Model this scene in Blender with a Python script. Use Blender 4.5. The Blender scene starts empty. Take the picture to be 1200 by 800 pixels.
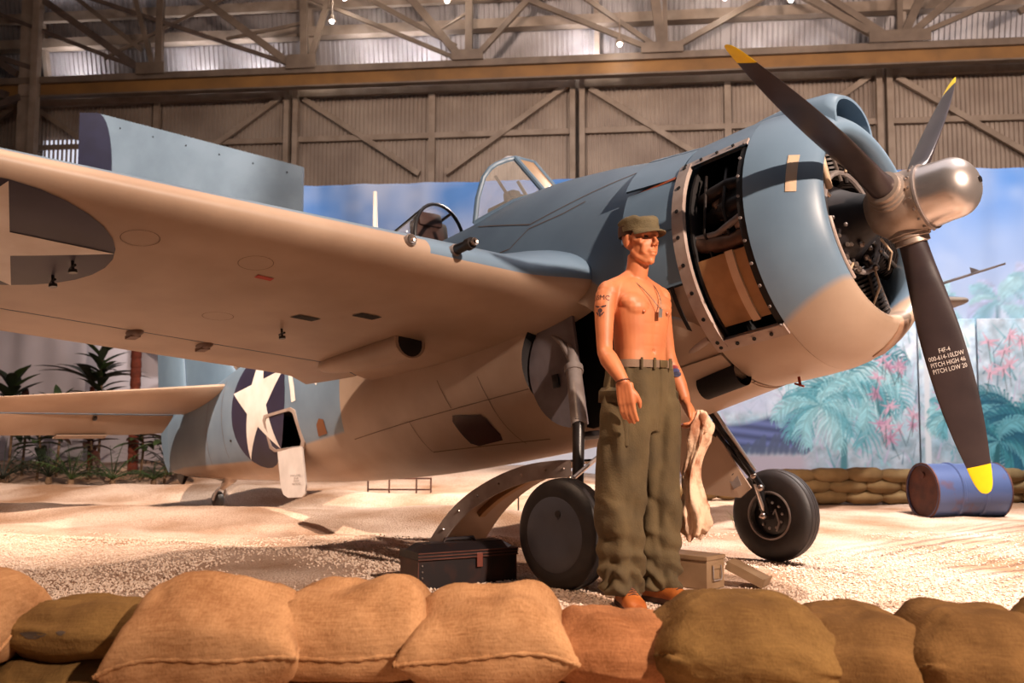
import bpy, bmesh, math, random
from math import sin, cos, pi, sqrt, radians
from mathutils import Vector, Matrix, noise as mnoise
random.seed(7)
SC = bpy.context.scene
COL = SC.collection

# ------------------------------------------------------------------ camera
CAM = Vector((3.5210, -4.8426, 0.8378))
CD = Vector((-0.71577597, 0.69356529, 0.08143684)).normalized()
CR = Vector((0.696061, 0.7179755, 0.00320311)).normalized()
CU = CR.cross(CD)
cam_data = bpy.data.cameras.new('camera'); cam_data.sensor_width = 36; cam_data.lens = 35.1
cam_data.clip_start = 0.05; cam_data.clip_end = 200
cam_data.dof.use_dof = True; cam_data.dof.focus_distance = 5.0; cam_data.dof.aperture_fstop = 3.2
cam = bpy.data.objects.new('camera', cam_data); COL.objects.link(cam)
cam.matrix_world = Matrix(((CR.x, CU.x, -CD.x, CAM.x), (CR.y, CU.y, -CD.y, CAM.y), (CR.z, CU.z, -CD.z, CAM.z), (0, 0, 0, 1)))
SC.camera = cam

# ------------------------------------------------------------------ world, lights, exposure
wd = bpy.data.worlds.new('hall_air'); SC.world = wd; wd.use_nodes = True
wd.node_tree.nodes['Background'].inputs[0].default_value = (0.75, 0.72, 0.78, 1)
wd.node_tree.nodes['Background'].inputs[1].default_value = 0.06
SC.view_settings.view_transform = 'Standard'; SC.view_settings.look = 'None'
SC.view_settings.gamma = 1.0; SC.view_settings.use_curve_mapping = False
SC.view_settings.exposure = -0.12

def aim(o, target):
    o.rotation_euler = (Vector(target) - o.location).to_track_quat('-Z', 'Y').to_euler()
def spot(name, loc, target, watts, col, angle=60, blend=.6, radius=.12):
    l = bpy.data.lights.new(name, 'SPOT'); l.energy = watts; l.color = col
    l.spot_size = radians(angle); l.spot_blend = blend; l.shadow_soft_size = radius
    o = bpy.data.objects.new(name, l); o.location = loc; COL.objects.link(o); aim(o, target); return o
def area(name, loc, target, watts, col, sx, sy):
    l = bpy.data.lights.new(name, 'AREA'); l.energy = watts; l.color = col; l.shape = 'RECTANGLE'; l.size = sx; l.size_y = sy
    o = bpy.data.objects.new(name, l); o.location = loc; COL.objects.link(o); aim(o, target); return o
WARM = (1.0, .70, .42); AMBER = (1.0, .66, .44); NEUT = (1.0, .86, .74); COOL = (.86, .9, 1.0)
spot('key_spotlight', (8.6, -2.2, 5.4), (0.2, -0.5, 1.2), 7400, (1.0, .78, .63), 50, .5, .10)
spot('tail_spotlight', (-3.2, -4.8, 7.4), (-6.2, -0.6, 0.0), 6200, (1, .78, .62), 62, .7, .12)
spot('gravel_spotlight', (2.6, 3.0, 7.6), (0.7, 2.6, 0.0), 8000, (1, .87, .80), 58, .7, .15)
spot('far_sand_spotlight', (-3.6, 6.2, 7.6), (-3.6, 2.8, 0.0), 7500, (1, .85, .72), 64, .7, .15)
spot('sandbag_spotlight', (-0.6, -3.4, 6.4), (0.9, -3.0, 0.2), 1150, AMBER, 56, .7, .12)
spot('mural_spotlight', (1.4, 4.6, 7.6), (-1.2, 8.8, 1.8), 3000, (.94, .97, 1), 84, .8, .2)
HW_ = Vector((CAM.x, CAM.y, 0)) + Vector((-.71816, .69588, 0)) * 20
for k_, w_ in enumerate((-6.5, -.5, 5.5, 11)):
    b_ = HW_ + Vector((.7765, .6301, 0)) * w_
    spot('wall_fill_spot', b_ + Vector((.6301, -.7765, 0)) * 9.5 + Vector((0, 0, 7.2)), b_ + Vector((0, 0, 6.9)), 1300 if k_ else 200, (1, .82, .70), 110, .9, .25)  # unseen spots added to brighten the far wall
spot('panel_fill_spot', (-4.0, -5.5, 9.0), (-10.8, 1.4, 4.8), 4200, (1, .93, .88), 24, .6, .15)  # unseen narrow spot added to lift the raised wing panel
area('overhead_fill', (-1.0, 2.0, 10.6), (-1.0, 2.0, 0), 420, (.95, .93, 1), 14, 9)  # unseen area fill added above the hall
# ------------------------------------------------------------------ materials (all node based)
MATS = {}
def srgb(r, g, b):
    f = lambda c: (c / 255 / 12.92) if c / 255 <= .04045 else ((c / 255 + .055) / 1.055) ** 2.4
    return (f(r), f(g), f(b), 1)
def mat(name, c, rough=.6, metal=0, c2=None, scale=6, detail=4, bump=0, bscale=60, mixpos=(.35, .7), coat=0, spec=None, stretch=None):
    """principled material: two colours mixed by noise, plus noise bump"""
    if name in MATS: return MATS[name]
    m = bpy.data.materials.new(name); m.use_nodes = True; nt = m.node_tree; N = nt.nodes; L = nt.links
    b = N['Principled BSDF']; b.inputs['Roughness'].default_value = rough; b.inputs['Metallic'].default_value = metal
    if coat: b.inputs['Coat Weight'].default_value = coat; b.inputs['Coat Roughness'].default_value = .15
    if spec is not None: b.inputs['Specular IOR Level'].default_value = spec
    b.inputs['Base Color'].default_value = c
    tc = N.new('ShaderNodeTexCoord'); vec = tc.outputs['Object']
    if stretch:
        mp = N.new('ShaderNodeMapping'); mp.inputs['Scale'].default_value = stretch; L.new(vec, mp.inputs[0]); vec = mp.outputs[0]
    if c2:
        n = N.new('ShaderNodeTexNoise'); n.inputs['Scale'].default_value = scale; n.inputs['Detail'].default_value = detail
        L.new(vec, n.inputs['Vector'])
        r = N.new('ShaderNodeValToRGB'); r.color_ramp.elements[0].position = mixpos[0]; r.color_ramp.elements[1].position = mixpos[1]
        r.color_ramp.elements[0].color = c; r.color_ramp.elements[1].color = c2
        L.new(n.outputs['Fac'], r.inputs[0]); L.new(r.outputs[0], b.inputs['Base Color'])
    if bump:
        n2 = N.new('ShaderNodeTexNoise'); n2.inputs['Scale'].default_value = bscale; n2.inputs['Detail'].default_value = 3
        L.new(vec, n2.inputs['Vector'])
        bp = N.new('ShaderNodeBump'); bp.inputs['Strength'].default_value = bump; bp.inputs['Distance'].default_value = .01
        L.new(n2.outputs['Fac'], bp.inputs['Height']); L.new(bp.outputs[0], b.inputs['Normal'])
    MATS[name] = m; return m
def emit(name, c, strength):
    if name in MATS: return MATS[name]
    m = bpy.data.materials.new(name); m.use_nodes = True; b = m.node_tree.nodes['Principled BSDF']
    b.inputs['Base Color'].default_value = c; b.inputs['Emission Color'].default_value = c; b.inputs['Emission Strength'].default_value = strength
    MATS[name] = m; return m

# ------------------------------------------------------------------ mesh helpers
class MB:
    """collects geometry for ONE mesh object"""
    def __init__(s): s.v = []; s.f = []; s.m = []; s.attr = None
    def add(s, vs, fs, mi=0):
        o = len(s.v); s.v += [tuple(p) for p in vs]; s.f += [tuple(i + o for i in f) for f in fs]; s.m += [mi] * len(fs); return o
    def box(s, c, size, rot=None, mi=0, bev=0):
        sx, sy, sz = [k / 2 for k in size]
        if bev:
            b = min(bev, sx * .95, sy * .95, sz * .95); pts = []
            bm = bmesh.new(); bmesh.ops.create_cube(bm, size=1)
            for v in bm.verts: v.co = Vector((v.co.x * size[0], v.co.y * size[1], v.co.z * size[2]))
            bmesh.ops.bevel(bm, geom=bm.edges[:], offset=b, segments=2, affect='EDGES', profile=.6)
            bm.verts.ensure_lookup_table()
            for v in bm.verts: pts.append(v.co.copy())
            fs = [[v.index for v in f.verts] for f in bm.faces]; bm.free()
        else:
            pts = [Vector((x, y, z)) for x in (-sx, sx) for y in (-sy, sy) for z in (-sz, sz)]
            fs = [(0, 1, 3, 2), (4, 6, 7, 5), (0, 4, 5, 1), (2, 3, 7, 6), (0, 2, 6, 4), (1, 5, 7, 3)]
        if rot is not None: pts = [rot @ p for p in pts]
        c = Vector(c); return s.add([p + c for p in pts], fs, mi)
    def bar(s, a, b, w, h=None, up=(0, 0, 1), mi=0, bev=0):
        """rectangular bar from a to b"""
        a, b = Vector(a), Vector(b); d = (b - a); L = d.length; d.normalize()
        u = Vector(up); x = d.cross(u)
        if x.length < 1e-4: x = d.cross(Vector((1, 0, 0)))
        x.normalize(); z = x.cross(d)
        R = Matrix((x, d, z)).transposed()
        return s.box((a + b) / 2, (w, L, h or w), R, mi, bev)
    def tube(s, pts, r, seg=10, mi=0, cap=True, closed=False):
        pts = [Vector(p) for p in pts]; n = len(pts); rs = r if isinstance(r, (list, tuple)) else [r] * n
        rings = []; t0 = None; nx = None
        for i, p in enumerate(pts):
            if closed: t = pts[(i + 1) % n] - pts[i - 1]
            else: t = pts[min(i + 1, n - 1)] - pts[max(i - 1, 0)]
            t.normalize()
            if nx is None:
                nx = t.orthogonal().normalized()
            else:
                nx = nx - t * nx.dot(t)
                nx = nx.normalized() if nx.length > 1e-6 else t.orthogonal().normalized()
            ny = t.cross(nx)
            rings.append([p + (nx * cos(2 * pi * k / seg) + ny * sin(2 * pi * k / seg)) * rs[i] for k in range(seg)])
        s.loft(rings, closed_u=True, closed_v=closed, cap=cap and not closed, mi=mi)
    def loft(s, rings, closed_u=True, closed_v=False, cap=False, mi=0):
        n = len(rings[0]); vs = [p for r in rings for p in r]; fs = []
        R = len(rings)
        for i in range(R if closed_v else R - 1):
            j = (i + 1) % R
            for k in range(n if closed_u else n - 1):
                k2 = (k + 1) % n
                fs.append((i * n + k, i * n + k2, j * n + k2, j * n + k))
        if cap: fs.append(tuple(range(n))[::-1]); fs.append(tuple((R - 1) * n + k for k in range(n)))
        return s.add(vs, fs, mi)
    def lathe(s, prof, origin, axis, seg=32, mi=0, a0=0, a1=2 * pi, capends=False):
        """prof: list of (t along axis, radius)"""
        axis = Vector(axis).normalized(); x = axis.orthogonal().normalized(); y = axis.cross(x); o = Vector(origin)
        full = abs(a1 - a0 - 2 * pi) < 1e-6; n = seg if full else seg + 1
        rings = [[o + axis * t + (x * cos(a0 + (a1 - a0) * k / seg) + y * sin(a0 + (a1 - a0) * k / seg)) * r for k in range(n)] for t, r in prof]
        return s.loft(rings, closed_u=full, cap=capends, mi=mi)
    def ball(s, c, r, seg=12, rot=None, mi=0):
        rx, ry, rz = r if isinstance(r, (list, tuple)) else (r, r, r); c = Vector(c); rings = []
        H = max(4, seg // 2)
        for i in range(1, H):
            a = pi * i / H
            ring = [Vector((rx * sin(a) * cos(2 * pi * k / seg), ry * sin(a) * sin(2 * pi * k / seg), rz * cos(a))) for k in range(seg)]
            rings.append(ring)
        top, bot = Vector((0, 0, rz)), Vector((0, 0, -rz))
        allv = [p for g in rings for p in g] + [top, bot]
        if rot is not None: allv = [rot @ p for p in allv]
        n = seg; fs = []
        for i in range(H - 2):
            for k in range(n):
                k2 = (k + 1) % n; fs.append((i * n + k, (i + 1) * n + k, (i + 1) * n + k2, i * n + k2))
        T = (H - 1) * n
        for k in range(n):
            k2 = (k + 1) % n; fs.append((T, k, k2)); fs.append((T + 1, (H - 2) * n + k2, (H - 2) * n + k))
        return s.add([p + c for p in allv], fs, mi)
    def prism(s, poly, thick, M=None, mi=0):
        """poly: 2D points (x,y) in the plane z=0..thick, transformed by 4x4 M"""
        n = len(poly); vs = [Vector((x, y, 0)) for x, y in poly] + [Vector((x, y, thick)) for x, y in poly]
        if M is not None: vs = [M @ p for p in vs]
        fs = [tuple(range(n))[::-1], tuple(range(n, 2 * n))] + [(k, (k + 1) % n, n + (k + 1) % n, n + k) for k in range(n)]
        return s.add(vs, fs, mi)
    def build(s, name, mats, parent=None, smooth=True, angle=40, loc=None, rot=None, fix=True):
        me = bpy.data.meshes.new(name); me.from_pydata(s.v, [], s.f)
        if not isinstance(mats, (list, tuple)): mats = [mats]
        for m in mats: me.materials.append(m)
        if len(mats) > 1: me.polygons.foreach_set('material_index', s.m)
        if fix:
            bm = bmesh.new(); bm.from_mesh(me); bmesh.ops.recalc_face_normals(bm, faces=bm.faces[:]); bm.to_mesh(me); bm.free()
        if smooth:
            me.polygons.foreach_set('use_smooth', [True] * len(me.polygons))
            if angle < 180: me.set_sharp_from_angle(angle=radians(angle))
        if s.attr is not None:
            a = me.attributes.new('paint', 'FLOAT_COLOR', 'POINT')
            a.data.foreach_set('color', [x for c in s.attr for x in c])
        me.update()
        o = bpy.data.objects.new(name, me); COL.objects.link(o)
        if parent is not None: o.parent = parent
        if loc is not None: o.location = loc
        if rot is not None: o.rotation_euler = rot
        return o
def tag(o, label, cat, group=None):
    o['label'] = label; o['category'] = cat
    if group: o['group'] = group
    return o
def struct(o, label=None):
    o['kind'] = 'structure'
    if label: o['label'] = label
    return o
def empty(name, loc=(0, 0, 0), rot=(0, 0, 0)):
    o = bpy.data.objects.new(name, None); o.location = loc; o.rotation_euler = rot; o.empty_display_size = .1
    COL.objects.link(o); return o
def copy_tree(o, parent=None):
    c = o.copy(); COL.objects.link(c); c.parent = parent
    for ch in o.children: copy_tree(ch, c)
    return c
def bake_modifiers(o):
    dg = bpy.context.evaluated_depsgraph_get(); dg.update()
    me = bpy.data.meshes.new_from_object(o.evaluated_get(dg)); o.modifiers.clear()
    old = o.data; o.data = me; me.name = o.name; bpy.data.meshes.remove(old); return o
def boolean(o, cutters, op='DIFFERENCE'):
    for c in cutters:
        m = o.modifiers.new('cut', 'BOOLEAN'); m.object = c; m.operation = op; m.solver = 'EXACT'
    bake_modifiers(o)
    for c in cutters: bpy.data.objects.remove(c)
    return o
def lerp(a, b, t): return a + (b - a) * t
def smooth01(t): t = max(0, min(1, t)); return t * t * (3 - 2 * t)
def interp(tab, x):
    if x <= tab[0][0]: return tab[0][1]
    for (x0, y0), (x1, y1) in zip(tab, tab[1:]):
        if x <= x1: return y0 + (y1 - y0) * (x - x0) / (x1 - x0)
    return tab[-1][1]
def catmull(tab, x):
    """smooth interpolation of rows (x, v1, v2, ...)"""
    n = len(tab)
    if x <= tab[0][0]: return list(tab[0][1:])
    if x >= tab[-1][0]: return list(tab[-1][1:])
    i = max(k for k in range(n - 1) if tab[k][0] <= x)
    p0, p1, p2, p3 = tab[max(i - 1, 0)], tab[i], tab[i + 1], tab[min(i + 2, n - 1)]
    h = p2[0] - p1[0]; t = (x - p1[0]) / h; out = []
    for k in range(1, len(p1)):
        m1 = (p2[k] - p0[k]) / (p2[0] - p0[0]) * h; m2 = (p3[k] - p1[k]) / (p3[0] - p1[0]) * h
        out.append((2 * t ** 3 - 3 * t * t + 1) * p1[k] + (t ** 3 - 2 * t * t + t) * m1 + (-2 * t ** 3 + 3 * t * t) * p2[k] + (t ** 3 - t * t) * m2)
    return out
def text_mesh(body, size, depth=.0):
    """flat lettering as raw (verts, faces) centred on the origin"""
    cu = bpy.data.curves.new('lettering', 'FONT'); cu.body = body; cu.size = size; cu.align_x = 'CENTER'; cu.align_y = 'CENTER'; cu.resolution_u = 2
    o = bpy.data.objects.new('lettering', cu); COL.objects.link(o)
    dg = bpy.context.evaluated_depsgraph_get(); dg.update()
    me = bpy.data.meshes.new_from_object(o.evaluated_get(dg))
    vs = [v.co.copy() for v in me.vertices]; fs = [tuple(p.vertices) for p in me.polygons]
    bpy.data.objects.remove(o); bpy.data.curves.remove(cu); bpy.data.meshes.remove(me)
    return vs, fs
import numpy as np
# ------------------------------------------------------------------ hall frame: w along the far wall, z up, off = metres out from that wall
EW = Vector((.7765, .6301, 0)); EN = Vector((.6301, -.7765, 0)); DH = Vector((-.71816, .69588, 0))
WO = Vector((CAM.x, CAM.y, 0)) + DH * 20
def H(w, z, off=0): return WO + EW * w + EN * off + Vector((0, 0, z))

steel = mat('painted_steel', srgb(168, 146, 128), .55, c2=srgb(140, 118, 100), scale=3, bump=.05)
sheet = mat('corrugated_sheet', srgb(176, 156, 140), .5, .1, c2=srgb(150, 130, 116), scale=1.2)
ochre = mat('ochre_beam_paint', srgb(150, 104, 52), .6, c2=srgb(124, 86, 44), scale=2)
roofm = mat('roof_sheet', srgb(168, 158, 156), .45, .25, c2=srgb(140, 128, 124), scale=1.5)
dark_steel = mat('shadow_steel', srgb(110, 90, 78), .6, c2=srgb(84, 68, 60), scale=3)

def corrugated(name, a, b, z0, z1, pitch, depth, m, parent, off=.04, lean=0):
    """vertical ribbed sheet between wall coordinates a..b; lean moves the upper edge towards the hall"""
    mb = MB(); n = max(2, int((b - a) / pitch)); bot = []; top = []
    for i in range(n + 1):
        w = a + (b - a) * i / n
        for dw, d in ((0, 0), (pitch * .35, 0), (pitch * .5, depth), (pitch * .85, depth)):
            if w + dw > b: break
            bot.append(H(w + dw, z0, off + d)); top.append(H(w + dw, z1, off + d + lean))
    mb.loft([bot, top], closed_u=False)
    return mb.build(name, m, parent, smooth=False, fix=False)

# floor -------------------------------------------------------------
def fbm(x, y, s, o=3): return mnoise.fractal(Vector((x * s, y * s, 1.7)), 1.0, 2.0, o)
def ground(x, y):
    p = Vector((x - CAM.x, y - CAM.y, 0)); dep = p.dot(-EN); lat = p.dot(EW)
    far = smooth01((dep - 6.0) / 3); calm = 1 - .75 * math.exp(-((x * .8) ** 2 + y * y) / 5)
    z = .05 * fbm(x, y, .55) * calm + .018 * fbm(x + 9, y, 1.9) * calm
    lane = smooth01((-lat - .2) / 1.5)                          # rutted sand on the tail side
    rut = sin(dep * 2.4 + .9 * fbm(x, y, .35) + lat * .12)
    z += lane * (.035 + .05 * far) * max(-.35, rut) ** 1 * smooth01((dep - 3.8) / 1.2) * (1 - smooth01((dep - 12) / 2))
    z += .16 * smooth01((dep - 13.2) / 1.2) * lane             # berm under the plants
    return z - .012
mb = MB(); NX, NY = 330, 330
GX0, GX1, GY0, GY1 = -19.0, 8.0, -9.0, 17.0
idx = {}
for j in range(NY + 1):
    for i in range(NX + 1):
        x = GX0 + (GX1 - GX0) * i / NX; y = GY0 + (GY1 - GY0) * j / NY
        mb.v.append((x, y, ground(x, y)))
for j in range(NY):
    for i in range(NX):
        a = j * (NX + 1) + i; mb.f.append((a, a + 1, a + NX + 2, a + NX + 1)); mb.m.append(0)
sand = bpy.data.materials.new('coral_sand'); sand.use_nodes = True
nt = sand.node_tree; N = nt.nodes; L = nt.links; B = N['Principled BSDF']; B.inputs['Roughness'].default_value = .95; B.inputs['Specular IOR Level'].default_value = .15
geo = N.new('ShaderNodeNewGeometry')
n1 = N.new('ShaderNodeTexNoise'); n1.inputs['Scale'].default_value = .9; n1.inputs['Detail'].default_value = 6; L.new(geo.outputs['Position'], n1.inputs['Vector'])
r1 = N.new('ShaderNodeValToRGB'); r1.color_ramp.elements[0].position = .36; r1.color_ramp.elements[1].position = .6
r1.color_ramp.elements[0].color = srgb(168, 132, 104); r1.color_ramp.elements[1].color = srgb(224, 200, 182)
L.new(n1.outputs['Fac'], r1.inputs[0])
v1 = N.new('ShaderNodeTexVoronoi'); v1.inputs['Scale'].default_value = 75; L.new(geo.outputs['Position'], v1.inputs['Vector'])
r2 = N.new('ShaderNodeValToRGB'); r2.color_ramp.elements[0].position = .15; r2.color_ramp.elements[0].color = (1, 1, 1, 1)
r2.color_ramp.elements[1].position = .75; r2.color_ramp.elements[1].color = (.62, .55, .5, 1)
L.new(v1.outputs['Distance'], r2.inputs[0])
mx = N.new('ShaderNodeMix'); mx.data_type = 'RGBA'; mx.blend_type = 'MULTIPLY'; mx.inputs[0].default_value = .8
L.new(r1.outputs[0], mx.inputs[6]); L.new(r2.outputs[0], mx.inputs[7]); L.new(mx.outputs[2], B.inputs['Base Color'])
# raked grooves on the propeller side: fine relief only
mp = N.new('ShaderNodeMapping'); mp.inputs['Rotation'].default_value = (0, 0, radians(3)); L.new(geo.outputs['Position'], mp.inputs[0])
wv = N.new('ShaderNodeTexWave'); wv.inputs['Scale'].default_value = 2.1; wv.inputs['Distortion'].default_value = .35; wv.bands_direction = 'X'
L.new(mp.outputs[0], wv.inputs['Vector'])
sx = N.new('ShaderNodeSeparateXYZ'); L.new(geo.outputs['Position'], sx.inputs[0])
mr = N.new('ShaderNodeMapRange'); mr.inputs[1].default_value = .3; mr.inputs[2].default_value = 1.1; L.new(sx.outputs[1], mr.inputs[0])
mr2 = N.new('ShaderNodeMapRange'); mr2.inputs[1].default_value = -.1; mr2.inputs[2].default_value = .5; L.new(sx.outputs[0], mr2.inputs[0])
mm = N.new('ShaderNodeMath'); mm.operation = 'MULTIPLY'; L.new(mr.outputs[0], mm.inputs[0]); L.new(mr2.outputs[0], mm.inputs[1])
ml = N.new('ShaderNodeMath'); ml.operation = 'MULTIPLY'; L.new(wv.outputs['Fac'], ml.inputs[0]); L.new(mm.outputs[0], ml.inputs[1])
b1 = N.new('ShaderNodeBump'); b1.inputs['Strength'].default_value = .8; b1.inputs['Distance'].default_value = .06; L.new(ml.outputs[0], b1.inputs['Height'])
b2 = N.new('ShaderNodeBump'); b2.inputs['Strength'].default_value = .7; b2.inputs['Distance'].default_value = .010; b2.invert = True
L.new(v1.outputs['Distance'], b2.inputs['Height']); L.new(b1.outputs[0], b2.inputs['Normal']); L.new(b2.outputs[0], B.inputs['Normal'])
MATS['coral_sand'] = sand
struct(mb.build('floor', sand, angle=180, fix=False), 'pale coral sand and gravel floor with ruts and raked grooves')

# far wall -----------------------------------------------------------
W0, W1 = -22.5, 19.5
mb = MB(); mb.box(H((W0 + W1) / 2, 3.9, -.16), (W1 - W0, .2, 8.4), Matrix((EW, -EN, Vector((0, 0, 1)))).transposed())
wall = struct(mb.build('wall_back', sheet, smooth=False), 'beige corrugated hangar wall with steel posts and braces')
POST = [-16.5, -10.57, -4.62, 1.33, 7.28, 13.23]
for a, b in zip(POST, POST[1:]):
    m = (a + b) / 2
    for p, q in ((a + .12, m - .06), (m + .06, b - .12)): corrugated('panel', p, q, 0, 7.72, .085, .035, sheet, wall)
    mb = MB(); mb.bar(H(m, 0, .14), H(m, 7.7, .14), .13, .12, up=EN); mb.build('mullion', steel, wall, smooth=False)
    for z in (1.2, 3.9, 6.70):
        mb = MB(); mb.bar(H(a + .1, z, .14), H(b - .1, z, .14), .1, .11); mb.build('girt', steel, wall, smooth=False)
    mb = MB(); mb.bar(H(a + .1, 7.66, .15), H(b - .1, 7.66, .15), .12, .13); mb.build('girt', steel, wall, smooth=False)
    for (p, zp), (q, zq) in (((a + .26, 7.55), (m - .25, 5.9)), ((m + .3, 5.9), (b - .25, 7.6))):
        mb = MB(); mb.bar(H(p, zp, .2), H(q, zq, .2), .11, .08, up=EN); mb.build('brace', steel, wall, smooth=False)
for p in POST:
    for dw in (-.09, .10):
        mb = MB(); mb.bar(H(p + dw, 0, .2), H(p + dw, 7.78, .2), .11, .16, up=EN); mb.build('post', steel, wall, smooth=False)
# side wall of the hall, in the dark on the tail side
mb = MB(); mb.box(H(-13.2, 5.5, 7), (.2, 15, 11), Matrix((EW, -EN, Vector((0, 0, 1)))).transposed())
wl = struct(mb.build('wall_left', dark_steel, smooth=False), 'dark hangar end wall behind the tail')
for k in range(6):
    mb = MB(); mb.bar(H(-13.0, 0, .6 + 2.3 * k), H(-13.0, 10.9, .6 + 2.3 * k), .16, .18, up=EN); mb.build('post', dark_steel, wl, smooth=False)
# roof ---------------------------------------------------------------
def RF(w, t, d=0):
    if t <= 3: return H(w, 8.2 + .85 * t, .22 * t + d)
    return H(w, 10.75 + .12 * (t - 3) - d, .66 + t - 3)
mb = MB(); mb.loft([[RF(w, -.2, -.12), RF(w, 2.99, -.12), RF(w, 3.3, -.12), RF(w, 15, -.12), RF(w, 15, -.2), RF(w, 3.3, -.2), RF(w, 2.99, -.3), RF(w, -.2, -.2)] for w in (W0, W1)], cap=True)
roof = struct(mb.build('ceiling', roofm, smooth=False), 'sloping corrugated hangar roof with purlins')
def roof_sheet(a, b, t0, t1, m):
    mb = MB(); n = int((b - a) / .1); lo = []; hi = []
    for i in range(n):
        w = a + (b - a) * i / n
        for dw, d in ((0, 0), (.04, 0), (.055, .035), (.09, .035)): lo.append(RF(w + dw, t0, d - .1)); hi.append(RF(w + dw, t1, d - .1))
    mb.loft([lo, hi], closed_u=False); return mb.build('roof_panel', m, roof, smooth=False, fix=False)
STEP = 2.975
for i in range(-8, 6):
    a = 1.33 + i * STEP
    for t0, t1 in ((0, .72), (1.02, 2.95), (3.1, 5.2), (5.25, 9.0), (9.05, 14.8)): roof_sheet(a + .05, a + STEP - .05, t0, t1, roofm)
for t in (.86, 1.5, 2.92, 5.2, 7.2, 9.0, 11.5):
    mb = MB(); mb.bar(RF(W0, t, .05), RF(W1, t, .05), .26 if t < 1 else .12, .2); mb.build('purlin', steel, roof, smooth=False)
for i in range(-4, 4):
    w = 1.33 + i * 5.95
    mb = MB(); mb.bar(RF(w + .4, 0, .03), RF(w + .4, 3, .03), .1, .14); mb.bar(RF(w + .4, 3.02, .03), RF(w + .4, 14.8, .03), .1, .14); mb.build('rafter', steel, roof, smooth=False)
sky_m = emit('daylight_strip', (.85, .9, 1, 1), 3.0)
mb = MB(); a, b, c, d = RF(-10.1, 2.02, .02), RF(-6.3, 2.02, .02), RF(-6.3, 2.12, .02), RF(-10.1, 2.12, .02)
up = EN * .03; mb.add([a, b, c, d, a + up, b + up, c + up, d + up], [(0, 1, 2, 3), (4, 7, 6, 5), (0, 4, 5, 1), (1, 5, 6, 2), (2, 6, 7, 3), (3, 7, 4, 0)])
struct(mb.build('window_1', sky_m, smooth=False), 'long strip of daylight in the roof')
mb = MB(); mb.box(H(-9.45, 6.55, .12), (1.4, .04, .62), Matrix((EW, -EN, Vector((0, 0, 1)))).transposed())
w2 = struct(mb.build('window_2', emit('daylight_louvre', (.8, .84, 1, 1), 1.0), smooth=False), 'daylit louvred opening high in the wall')
for k in range(14):
    mb = MB(); mb.bar(H(-10.1 + .1 * k, 6.24, .16), H(-10.1 + .1 * k, 6.86, .16), .035, .04, up=EN); mb.build('slat', steel, w2, smooth=False)
for a, b in ((-4.42, -3.72), (1.42, 2.2)):
    mb = MB(); mb.box(H((a + b) / 2, 7.80, .24), (b - a, .06, .08), Matrix((EW, -EN, Vector((0, 0, 1)))).transposed())
    struct(mb.build('window_3' if a < 0 else 'window_4', emit('daylight_gap', (1, .93, .8, 1), 2.2), smooth=False), 'slit of daylight above the hangar door' + (' left of the middle post' if a < 0 else ' right of the middle post'))
# eave truss ----------------------------------------------------------
truss_steel = mat('truss_paint', srgb(128, 108, 92), .6, c2=srgb(104, 86, 72), scale=3)
tr = struct(empty('trim_1', H(0, 7.45, 1.0)), 'steel eave truss with ochre beam and fanned diagonals')
def tpart(name, mb, m): 
    o = mb.build(name, m, smooth=False); o.parent = tr; o.matrix_parent_inverse = Matrix.Translation(-H(0, 7.45, 1.0)); return o
for a, b in zip([-22, -10.6, -4.3, 3.0, 9.5], [-10.6, -4.3, 3.0, 9.5, 19]):
    mb = MB(); mb.bar(H(a, 7.64, 1.0), H(b, 7.64, 1.0), .08, .26); tpart('beam', mb, ochre)
    mb = MB(); mb.bar(H(a, 7.84, 1.0), H(b, 7.84, 1.0), .26, .13); mb.bar(H(a, 7.515, 1.0), H(b, 7.515, 1.0), .2, .03); tpart('flange', mb, truss_steel)
DIAG = [(-6.25, 9.42, -4.2, 7.86, .14), (-4.12, 9.9, -4.06, 7.9, .14), (-3.5, 9.6, -3.98, 7.9, .11), (-9.9, 9.7, -7.35, 7.88, .14), (-7.12, 9.9, -7.12, 7.9, .14),
        (-7.7, 9.6, -7.2, 7.9, .10), (-8.95, 9.55, -7.5, 8.4, .09), (-1.95, 9.25, -.86, 7.91, .15), (-.74, 9.6, -.74, 7.9, .14), (-.62, 7.94, .45, 9.1, .11), (-2.7, 9.2, -1.0, 8.2, .09), (.35, 9.1, 2.75, 8.0, .10),
        (1.6, 9.0, 2.85, 8.05, .09), (2.82, 9.4, 3.0, 7.96, .17), (3.05, 9.2, 3.08, 7.96, .08), (3.18, 7.96, 4.95, 8.92, .11), (5.55, 8.95, 6.98, 8.04, .13), (5.95, 8.95, 7.12, 8.06, .12), (7.4, 9.2, 7.38, 8.04, .1), (7.9, 9.05, 7.45, 8.04, .15),
        (8.5, 8.85, 7.62, 8.1, .13), (9.4, 8.75, 7.7, 8.04, .09), (-6.9, 8.9, -4.3, 7.95, .08), (-3.6, 9.15, -1.0, 7.96, .08), (-9.7, 8.9, -7.4, 7.95, .08), (-5.7, 8.55, -4.15, 8.8, .06), (-8.3, 8.25, -7.2, 8.75, .06), (-1.5, 8.45, -.8, 8.85, .05),
        (9.5, 8.4, 11.5, 9.4, .12), (-12.5, 9.5, -10.2, 8.0, .14), (-12.5, 8.2, -10.4, 7.55, .16), (-12.6, 6.75, -10.1, 7.5, .13), (-12.6, 6.2, -10.6, 6.1, .1), (-12.4, 9.0, -9.7, 8.05, .1)]
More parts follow.
